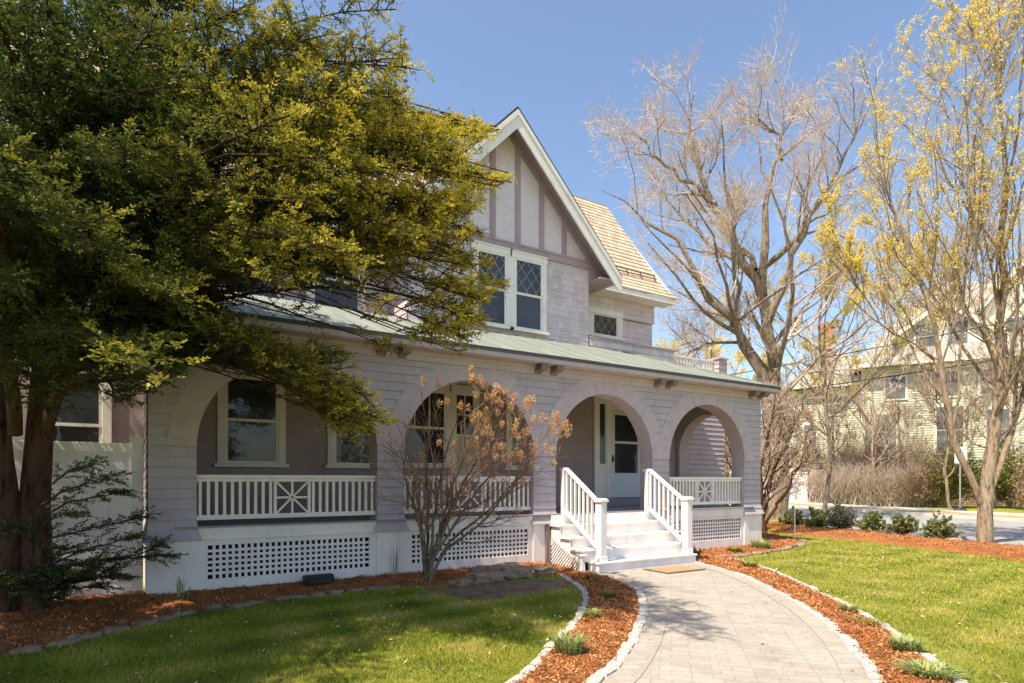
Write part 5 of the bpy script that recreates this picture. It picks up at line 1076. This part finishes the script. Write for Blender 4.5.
# more trees behind, each with its own crown
def generic(name, label, x, y, h, seed, mats, lean=(0, 0), buds=None, bm=None, bs=.03, r=.2, spread=.5, k=7, keepz=None, group=None, dens=1):
    rg = np.random.default_rng(seed); sp = []
    top = np.array([x + lean[0], y + lean[1], h]); b = np.array([x, y, -.3])
    f = lambda t: b * (1 - t) + top * t + np.array([math.sin(t * 5 + seed) * .25, math.cos(t * 4 + seed) * .25, 0]) * (t > 0)
    sp.append(([f(t) for t in (0, .15, .35, .55, .8, 1)], [r * 1.25, r, r * .85, r * .65, r * .35, .02]))
    for i in range(k):
        t0 = .22 + .5 * i / k; a = i * 2.4 + rg.uniform(-.4, .4); L = h * spread * rg.uniform(.6, 1.0) * (1.1 - .5 * t0); p = f(t0); d = np.array([cos(a), sin(a), 0]); z = np.array([0, 0, 1.])
        sp.append(([p, p + d * L * .3 + z * L * .25, p + d * L * .6 + z * L * .6, p + d * L * .8 + z * L * 1.05], [r * .5, r * .38, r * .22, .015]))
    return bare_tree(name, label, (x, y, G0), sp, seed, [dict(limbwob=.06, thin=.8, k=9, t0=.2, t1=.98, ang=.75, ratio=.36, up=.45, wob=.14, n=6, rat_r=.5, rmin=.016), dict(k=int(6 * dens), t0=.12, t1=1, ang=.75, ratio=.5, up=.35, wob=.15, n=5, rat_r=.55, rmin=.009), dict(k=int(5 * dens), t0=.1, t1=1, ang=.7, ratio=.55, up=.25, wob=.15, n=4, rat_r=.6, rmin=.006)],
                     mats, buds=buds, cluster=6, budmat=bm, budsize=bs, budlevel=(-1, -2), keepz=keepz, group=group, sides=7)
GRY = (M['bark_grey'], M['twig_brown']); TAN = (M['bark_tan'], M['twig_tan'])
generic('flowering_tree', 'broad yellow-blossomed tree standing between the big bare tree and the sage house', 26.6, 6.6, 13.5, 21, TAN, buds=34000, bm=M['yellow'], bs=.036, r=.11, spread=.42, k=9, keepz=lambda q: np.clip((q[:, 2] - 4) / 5, .05, 1))
generic('flowering_tree', 'far yellow-blossomed tree beside the left end of the sage house', 35, 20, 14, 22, TAN, buds=14000, bm=M['yellow'], bs=.055, r=.22, spread=.42, k=9)
generic('bare_tree', 'far brown tree rising left of the brick chimney', 39, 32, 15, 23, GRY, r=.28, spread=.5)
generic('bare_tree', 'far bare tree behind the balcony railing, left of the big forked trunk', 33, 33, 13, 24, GRY, r=.24, spread=.5)
generic('bare_tree', 'slim bare tree beside the sage house left corner', 37.6, 12.6, 9.0, 25, GRY, r=.12, spread=.38)
generic('bare_tree', 'bare street tree before the right half of the sage house', 40.6, 5.2, 11, 26, TAN, r=.14, spread=.45, dens=1.4)
generic('bare_tree', 'young bare tree with spreading twigs before the first-floor windows of the sage house', 38.4, 10.2, 10, 29, TAN, r=.11, spread=.45, dens=1.4)
generic('bare_tree', 'small bare tree just left of the street sign post', 36.9, 5.6, 8.5, 30, GRY, r=.1, spread=.5, dens=1.4)
generic('bare_tree', 'hazy far bare tree seen just over the green porch roof end', 27, 22, 11, 27, TAN, r=.2, spread=.5)
generic('bare_tree', 'bare tree rising above the right end of the sage house', 47, 9, 19, 28, TAN, r=.3, spread=.4)

# ---------------------------------------------------------------- hydrangea before the porch
def hydrangea():
    rg = np.random.default_rng(31); loc = (3.72, -.66, -.01)
    t = thing('hydrangea_shrub', 'leafless panicle hydrangea with tan dried flower heads before the second arch', 'shrub', loc); b = np.array(loc)
    tips = [((3.3, -.8, 2.25), -.3), ((3.65, -.9, 2.6), .2), ((4.0, -1.2, 2.55), .5), ((4.45, -1.2, 2.5), .6), ((4.75, -1.35, 2.6), .5), ((5.1, -1.5, 2.4), .2), ((5.25, -1.6, 2.0), -.3), ((4.9, -1.7, 1.7), -.4), ((4.6, -.8, 2.1), .2), ((3.1, -1.1, 1.9), -.5)]
    sp = []
    for (tx, ty, tz), l in tips:
        tp = np.array([tx, ty, tz]); d = tp - b; s = b + rg.normal(0, .05, 3) * [1, 1, 0] - [0, 0, .1]
        sp.append(([s, b + d * [.16, .2, .25] + [0, 0, .02], b + d * [.5, .5, .55] + [-.10 * l, 0, .16 * l], tp], [.027, .021, .014, .004]))
    P, R = limbs(sp, 12, rg, .012); W = [tubes(P, R, 7)]
    P2, R2 = spawn(P, R, 13, .28, .98, .75, .36, .25, .17, rg, n=7, rat_r=.55); R2 = np.maximum(R2, .0038); P3, R3 = spawn(P2, R2, 5, .2, 1, .7, .55, .2, .17, rg, n=5, rat_r=.7); R3 = np.maximum(R3, .0026)
    w = merge(W); np_mesh('stems', local(w[0], loc), w[1], M['bark_shrub'], t, smooth=True)
    w = merge([tubes(P2, R2, 5), tubes(P3, R3, 4)]); np_mesh('twigs', local(w[0], loc), w[1], M['twig_red'], t, smooth=True)
    ends = np.concatenate([P3[:, -1], P2[:, -1], P[:, -1]]); sc = (ends[:, 0] - 3.9) * .9 + (ends[:, 2] - 2.0) * 1.1 + rg.normal(0, .35, len(ends)); e = ends[np.argsort(-sc)][:170]
    e = e[rg.permutation(len(e))[:92]]; e = np.concatenate([e, ends[rg.permutation(len(ends))[:14]]])
    for c in e:
        n = rg.integers(50, 110); s = rg.uniform(.7, 1.25); q = rg.normal(size=(n, 3)); q = nrm(q) * rg.uniform(.2, 1, (n, 1)) ** .5 * [.055 * s, .055 * s, .085 * s]; V, F = petals(c + q, .015, rg)
        np_mesh('flower_head', local(V, loc), F, M['flower'], t, attrs={'rnd': np.clip(rg.uniform(0, 1, len(F)) * .7 + rg.uniform(0, .3), 0, 1)})
hydrangea()
# bare shrub by the porch corner
corner = [([(15.5, 1.95, -.2), (15.55, 1.93, .7), (15.9, 1.72, 1.51), (16.45, 1.38, 2.09), (16.9, 1.1, 2.4)], [.10, .08, .06, .04, .012]), ([(15.45, 2.0, -.2), (15.42, 2.0, 1.51), (15.61, 1.91, 2.38), (15.76, 1.82, 3.26), (15.83, 1.77, 4.1)], [.09, .075, .055, .035, .012]),
          ([(15.5, 1.97, .3), (15.71, 1.85, 1.5), (16.0, 1.61, 2.5), (16.3, 1.38, 3.3), (16.6, 1.19, 4.2)], [.07, .06, .045, .03, .012]), ([(15.5, 1.97, .4), (15.3, 2.6, 1.6), (15.4, 3.1, 2.8), (15.5, 3.3, 4.2)], [.07, .05, .03, .012]), ([(15.5, 1.9, .5), (16.2, 2.2, 1.6), (16.9, 2.4, 2.6), (17.2, 2.5, 3.8)], [.06, .045, .03, .012]), ([(15.5, 1.9, .2), (15.6, 1.3, 1.2), (15.8, .9, 2.2), (16.0, .8, 3.0)], [.05, .04, .025, .01])]
bare_tree('bare_shrub', 'large multi-stemmed leafless shrub with tan twigs at the right corner of the porch', (15.5, 1.95, G0), corner, 14,
          [dict(limbwob=.04, k=10, t0=.2, t1=.98, ang=.8, ratio=.34, up=.4, wob=.16, n=6, rat_r=.5, rmin=.01), dict(k=7, t0=.1, t1=1, ang=.8, ratio=.55, up=.3, wob=.16, n=5, rat_r=.55, rmin=.006), dict(k=5, t0=.1, t1=1, ang=.8, ratio=.6, up=.2, wob=.16, n=4, rat_r=.6, rmin=.004)], (M['bark_red'], M['twig_tan']), buds=12000, budmat=M['dry'], budsize=.022, cat='shrub')
# clipped evergreen shrubs: twigs plus many small leaves
def leaf_shrub(name, label, x, y, rx, rz_, seed, mat, n=2600, ls=.028, group=None, cat='shrub', z=G0 + .03, twig='twig_dark', loose=.16, stems=14, low=.12):
    rg = np.random.default_rng(seed); loc = (x, y, z); t = thing(name, label, cat, loc, group=group)
    d = rg.normal(size=(stems, 3)); d[:, 2] = np.abs(d[:, 2]) + .35; d = nrm(d)
    sp = [([np.array(loc) + [0, 0, -.08], np.array(loc) + [q[0] * rx * .4, q[1] * rx * .4, q[2] * rz_ * .5 + .02], np.array(loc) + q * [rx, rx, rz_] * rg.uniform(.85, 1.15)], [.02, .014, .004]) for q in d]
    P, R = limbs(sp, 7, rg, .01); P2, R2 = spawn(P, R, 9, .25, 1, .8, .42, .2, .15, rg, n=5); W = merge([tubes(P, R, 4), tubes(P2, np.maximum(R2, .003), 3)])
    np_mesh('stems', local(W[0], loc), W[1], M[twig], t)
    tip = P2[:, 2:].reshape(-1, 3); q = tip[rg.integers(0, len(tip), n)] + rg.normal(0, loose * .35, (n, 3)) * [rx, rx, rz_]
    q = q[q[:, 2] > z + low * rz_]; V, F = petals(q, ls, rg); cl = np.clip(.5 + .3 * noise2(q[:, 0] / .25, q[:, 1] / .25 + q[:, 2], seed) + rg.normal(0, .2, len(q)), 0, 1)
    np_mesh('leaves', local(V, loc), F, M[mat], t, attrs={'rnd': cl})
SH = [(18.56, 2.95, 'box', 'small round boxwood, leftmost of the row along the mulch border by the road'), (18.49, 2.01, 'box', 'small round boxwood touching the dark sprawling shrub on its left side'), (18.30, 1.2, 'box_dark', 'dark sprawling low shrub with reaching shoots, third in the row of shrubs by the road'),
      (18.01, .18, 'box', 'small round boxwood just right of the dark sprawling shrub'), (17.79, -.77, 'box', 'small round boxwood second from the right in the row by the road'), (17.38, -1.81, 'box', 'small round boxwood nearest the yellow-blossomed tree trunk')]
for i, (x, y, m, lab) in enumerate(SH):
    leaf_shrub('boxwood_shrub', lab, x, y, .36 if m == 'box' else .44, .56 if m == 'box' else .66, 50 + i, m, n=3400, ls=.032, group='low shrubs along the roadside mulch border', loose=.12 if m == 'box' else .35, stems=20)
# low perennials in the mulch: tufts of narrow leaves
def tuft(label, x, y, r, h, seed, n=220, mat='herb', w=.006, group='young perennials in the mulch', name='perennial_plant', z=None, cat='plant'):
    rg = np.random.default_rng(seed); z = G0 + .03 if z is None else z; t = thing(name, label, cat, (x, y, z), group=group)
    a = rg.uniform(0, 2 * pi, n); rr = r * .55 * np.sqrt(rg.uniform(0, 1, n)); b = np.stack([np.cos(a) * rr, np.sin(a) * rr, 0 * a - .01], 1); a2 = a + rg.normal(0, .7, n); H = h * rg.uniform(.5, 1.1, n); o = r * rg.uniform(.1, .75, n)
    m = b + np.stack([np.cos(a2) * o * .35, np.sin(a2) * o * .35, H * .6], 1); e = b + np.stack([np.cos(a2) * o, np.sin(a2) * o, H * rg.uniform(.75, 1.05, n)], 1); s = np.stack([-np.sin(a2), np.cos(a2), 0 * a], 1) * w
    V = np.stack([b - s, b + s, m + s, m - s, m - s, m + s, e + s * .2, e - s * .2], 1).reshape(-1, 4, 3); F = np.arange(len(V) * 4).reshape(-1, 4)
    np_mesh('leaves', V.reshape(-1, 3), F, M[mat], t, attrs={'rnd': np.repeat(rg.uniform(0, 1, n), 2)})
for i, (x, y, r, h, lab) in enumerate([(3.23, -4.75, .20, .17, 'largest grey-green perennial tuft in the left mulch strip, nearest the camera'), (4.30, -3.80, .16, .12, 'middle grey-green perennial tuft in the left mulch strip'), (5.2, -3.0, .14, .09, 'low dark green sprig in the left mulch strip halfway to the steps'), (6.0, -1.75, .14, .09, 'small green sprig at the top of the left mulch strip by the steps'),
        (7.0, -5.15, .17, .10, 'grey-green tuft in the right mulch strip, second from the far end'), (6.55, -5.55, .20, .08, 'flat spreading grey-green tuft in middle of the right mulch strip'), (5.85, -6.28, .20, .11, 'grey-green tuft in the right mulch strip, second nearest the camera'), (5.25, -6.72, .24, .12, 'broad grey-green tuft in the right mulch strip, nearest the camera'), (9.1, -2.3, .18, .11, 'faint green tuft at the far end of the right mulch strip'), (10.75, -.72, .22, .14, 'small green tuft in the corner bed under the right lattice'), (11.8, -.6, .30, .22, 'larger bright green tuft in the corner bed near the porch corner')]):
    tuft(lab, x, y, r * (1, .9, 1.1, 1, .8, 1.15, .9, 1.05, 1, 1, 1)[i], h * (1.1, .8, 1, 1, .9, .6, 1.1, .7, 1, 1, 1)[i], 100 + i, n=(300, 150, 90, 80, 170, 200, 230, 330, 120, 150, 260)[i], mat=('herb', 'herb', 'gold', 'gold', 'herb', 'gold', 'herb', 'herb', 'gold', 'gold', 'herb')[i], w=(.006, .008, .010, .010, .007, .005, .008, .006, .010, .010, .011)[i])
tuft('single daffodil-like green plant against the left foundation', .52, -.42, .12, .36, 130, n=12, mat='herb', w=.010, name='bulb_plant', z=.02)
tuft('tall dry stalks standing before the foundation pier left of the hydrangea', 3.35, -.30, .16, .75, 131, n=16, mat='dry', w=.004, name='dry_stalks', z=.02)
# dark little shrub right of the steps
leaf_shrub('dwarf_shrub', 'dark dwarf shrub tucked against the right end of the steps', 9.25, -.95, .15, .22, 71, 'box_dark', n=500, ls=.016, stems=8)
# across the street: bare hedge, evergreen mounds, small trees
for i, (x, y, rx, rz_, m, lab) in enumerate([(39.9, 6.95, 1.5, 3.0, 'gold', 'rounded gold-green evergreen mound before the sage house, left of the street sign'), (41.6, 4.6, 1.8, 2.9, 'gold', 'rounded gold-green evergreen right of the flowering tree trunk, across the street'), (38.7, 8.0, .95, 3.0, 'dry', 'brownish leafless rounded shrub against the left side of the gold-green mound'), (39.4, 3.1, .9, 2.6, 'dry', 'brown twiggy rounded shrub at the right end of the planting across the street')]):
    leaf_shrub('rounded_shrub', lab, x, y, rx, rz_, 160 + i, m, n=5200 if m == 'gold' else 2600, ls=.085 if m == 'gold' else .05, group='rounded shrubs across the street', z=G0 + .1, loose=.25, stems=22, twig='twig_brown')
def hedge(name, label, pts, h, n, seed, depth=.7, mat='twig_tan', leaf='dry', leaves=4000, base=0.1, group=None):
    rg = np.random.default_rng(seed); loc = (pts[0][0], pts[0][1], G0); t = thing(name, label, 'hedge', loc, group=group); L = resample(pts, 200); c = L[rg.integers(0, 200, n)] + rg.normal(0, depth * .35, (n, 2)); sp = np.empty((n, 6, 3)); d = nrm(np.c_[rg.normal(0, .34, (n, 2)), np.ones(n)]); H = h * rg.uniform(.45, 1.1, n)
    for k in range(6): sp[:, k] = np.c_[c, np.full(n, G0 + base - .1)] + d * (H * k / 5)[:, None] + rg.normal(0, .05, (n, 3)) * (k > 0)
    R = np.linspace(.02, .006, 6)[None] * np.ones((n, 1)); P2, R2 = spawn(sp, R, 7, .1, 1, .6, .35, .4, .15, rg, n=4, rat_r=.7); W = merge([tubes(sp, R, 4), tubes(P2, np.maximum(R2, .006), 3)])
    np_mesh('stems', local(W[0], loc), W[1], M[mat], t); q = P2[:, 1:].reshape(-1, 3)[rg.integers(0, len(P2) * 3, leaves)]; V, F = petals(q, .035, rg); np_mesh('leaves', local(V, loc), F, M[leaf], t, attrs={'rnd': rg.uniform(0, 1, len(F))})
hedge('bare_hedge', 'long brown leafless hedge along the far pavement before the sage house', [(36.75, 13.3), (38.0, 11.5), (39.6, 8.3)], 2.6, 1100, 41)
hedge('bare_hedge', 'taller thin tan hedge behind the brown one, under the first-floor windows', [(39.3, 13.6), (40.4, 11.8), (42.0, 8.9)], 4.3, 900, 42, mat='twig_brown')
leaf_shrub('green_shrub', 'pale yellow-green shrub low behind the leafless corner shrub', 20.5, 9.5, 1.5, 1.9, 180, 'gold', n=3000, ls=.06, twig='twig_brown', stems=18)
leaf_shrub('green_shrub', 'bright green shrub glimpsed through the right porch arch', 15.3, 3.6, .8, 1.7, 181, 'gold', n=2600, ls=.05, twig='twig_brown', stems=16)
# distant wood closing the end of the street (reads as one mass)
def wood_mass():
    rg = np.random.default_rng(77); n = 260; a = rg.uniform(R_(28), R_(74), n); d = rg.uniform(75, 140, n); b = np.stack([d * np.sin(a), -8.9 + d * np.cos(a), np.full(n, -.3)], 1); h = rg.uniform(8, 15, n); P = np.empty((n, 6, 3))
    for k in range(6): P[:, k] = b + np.stack([rg.normal(0, .25, n) * (k > 0), rg.normal(0, .25, n) * (k > 0), h * k / 5], 1)
    R = np.linspace(.25, .05, 6)[None] * np.ones((n, 1)); W = [tubes(P, R, 5)]; p, r = spawn(P, R, 12, .25, 1, .8, .38, .6, .15, rg, n=5); W.append(tubes(p, np.maximum(r, .05), 3)); p, r = spawn(p, r, 6, .2, 1, .8, .5, .4, .15, rg, n=4); W.append(tubes(p, np.maximum(r, .028), 3))
    V, F = merge(W); tag(np_mesh('distant_wood', V, F, M['twig_brown']), kind='stuff')
wood_mass()

# ================================================================ LIGHT, SKY, CAMERA
Ld = np.array([1, .19, -1.72]); Ld /= np.linalg.norm(Ld)
el = math.asin(-Ld[2]); az = math.atan2(-Ld[0], -Ld[1])            # direction towards the sun, from +Y clockwise
W_ = bpy.data.worlds.new('World'); bpy.context.scene.world = W_; W_.use_nodes = True; nt = W_.node_tree
sky = nt.nodes.new('ShaderNodeTexSky'); sky.sky_type = 'NISHITA'; sky.sun_disc = False; sky.sun_elevation = el; sky.sun_rotation = az
sky.air_density = 1.0; sky.dust_density = 1.2; sky.ozone_density = 1.2
bg = nt.nodes['Background']; nt.links.new(sky.outputs[0], bg.inputs[0]); bg.inputs[1].default_value = .128
sd = bpy.data.lights.new('sun', 'SUN'); sd.energy = 4.9; sd.angle = R_(.53); sd.color = (1, .88, .71); so = bpy.data.objects.new('sun', sd); C.objects.link(so)
import mathutils
so.rotation_euler = mathutils.Vector(Ld).to_track_quat('-Z', 'Y').to_euler(); so.location = (-20, -5, 40)
cd = bpy.data.cameras.new('camera'); cam = bpy.data.objects.new('camera', cd); C.objects.link(cam); cam.location = (0, -8.93, 1.48)
cam.rotation_euler = (R_(90), 0, -R_(32.276)); cd.sensor_width = 36; cd.lens = 600 / 1024 * 36; cd.shift_y = (481 - 341.5) / 1024; cd.clip_start = .05; cd.clip_end = 2000
sc = bpy.context.scene; sc.camera = cam; sc.render.engine = 'CYCLES'; sc.cycles.use_denoising = True; sc.cycles.max_bounces = 6; sc.cycles.diffuse_bounces = 4; sc.cycles.transparent_max_bounces = 8
vs = sc.view_settings; vs.view_transform = 'Standard'; vs.look = 'None'; vs.exposure = .93; vs.gamma = 1
print('yew needles', NY)
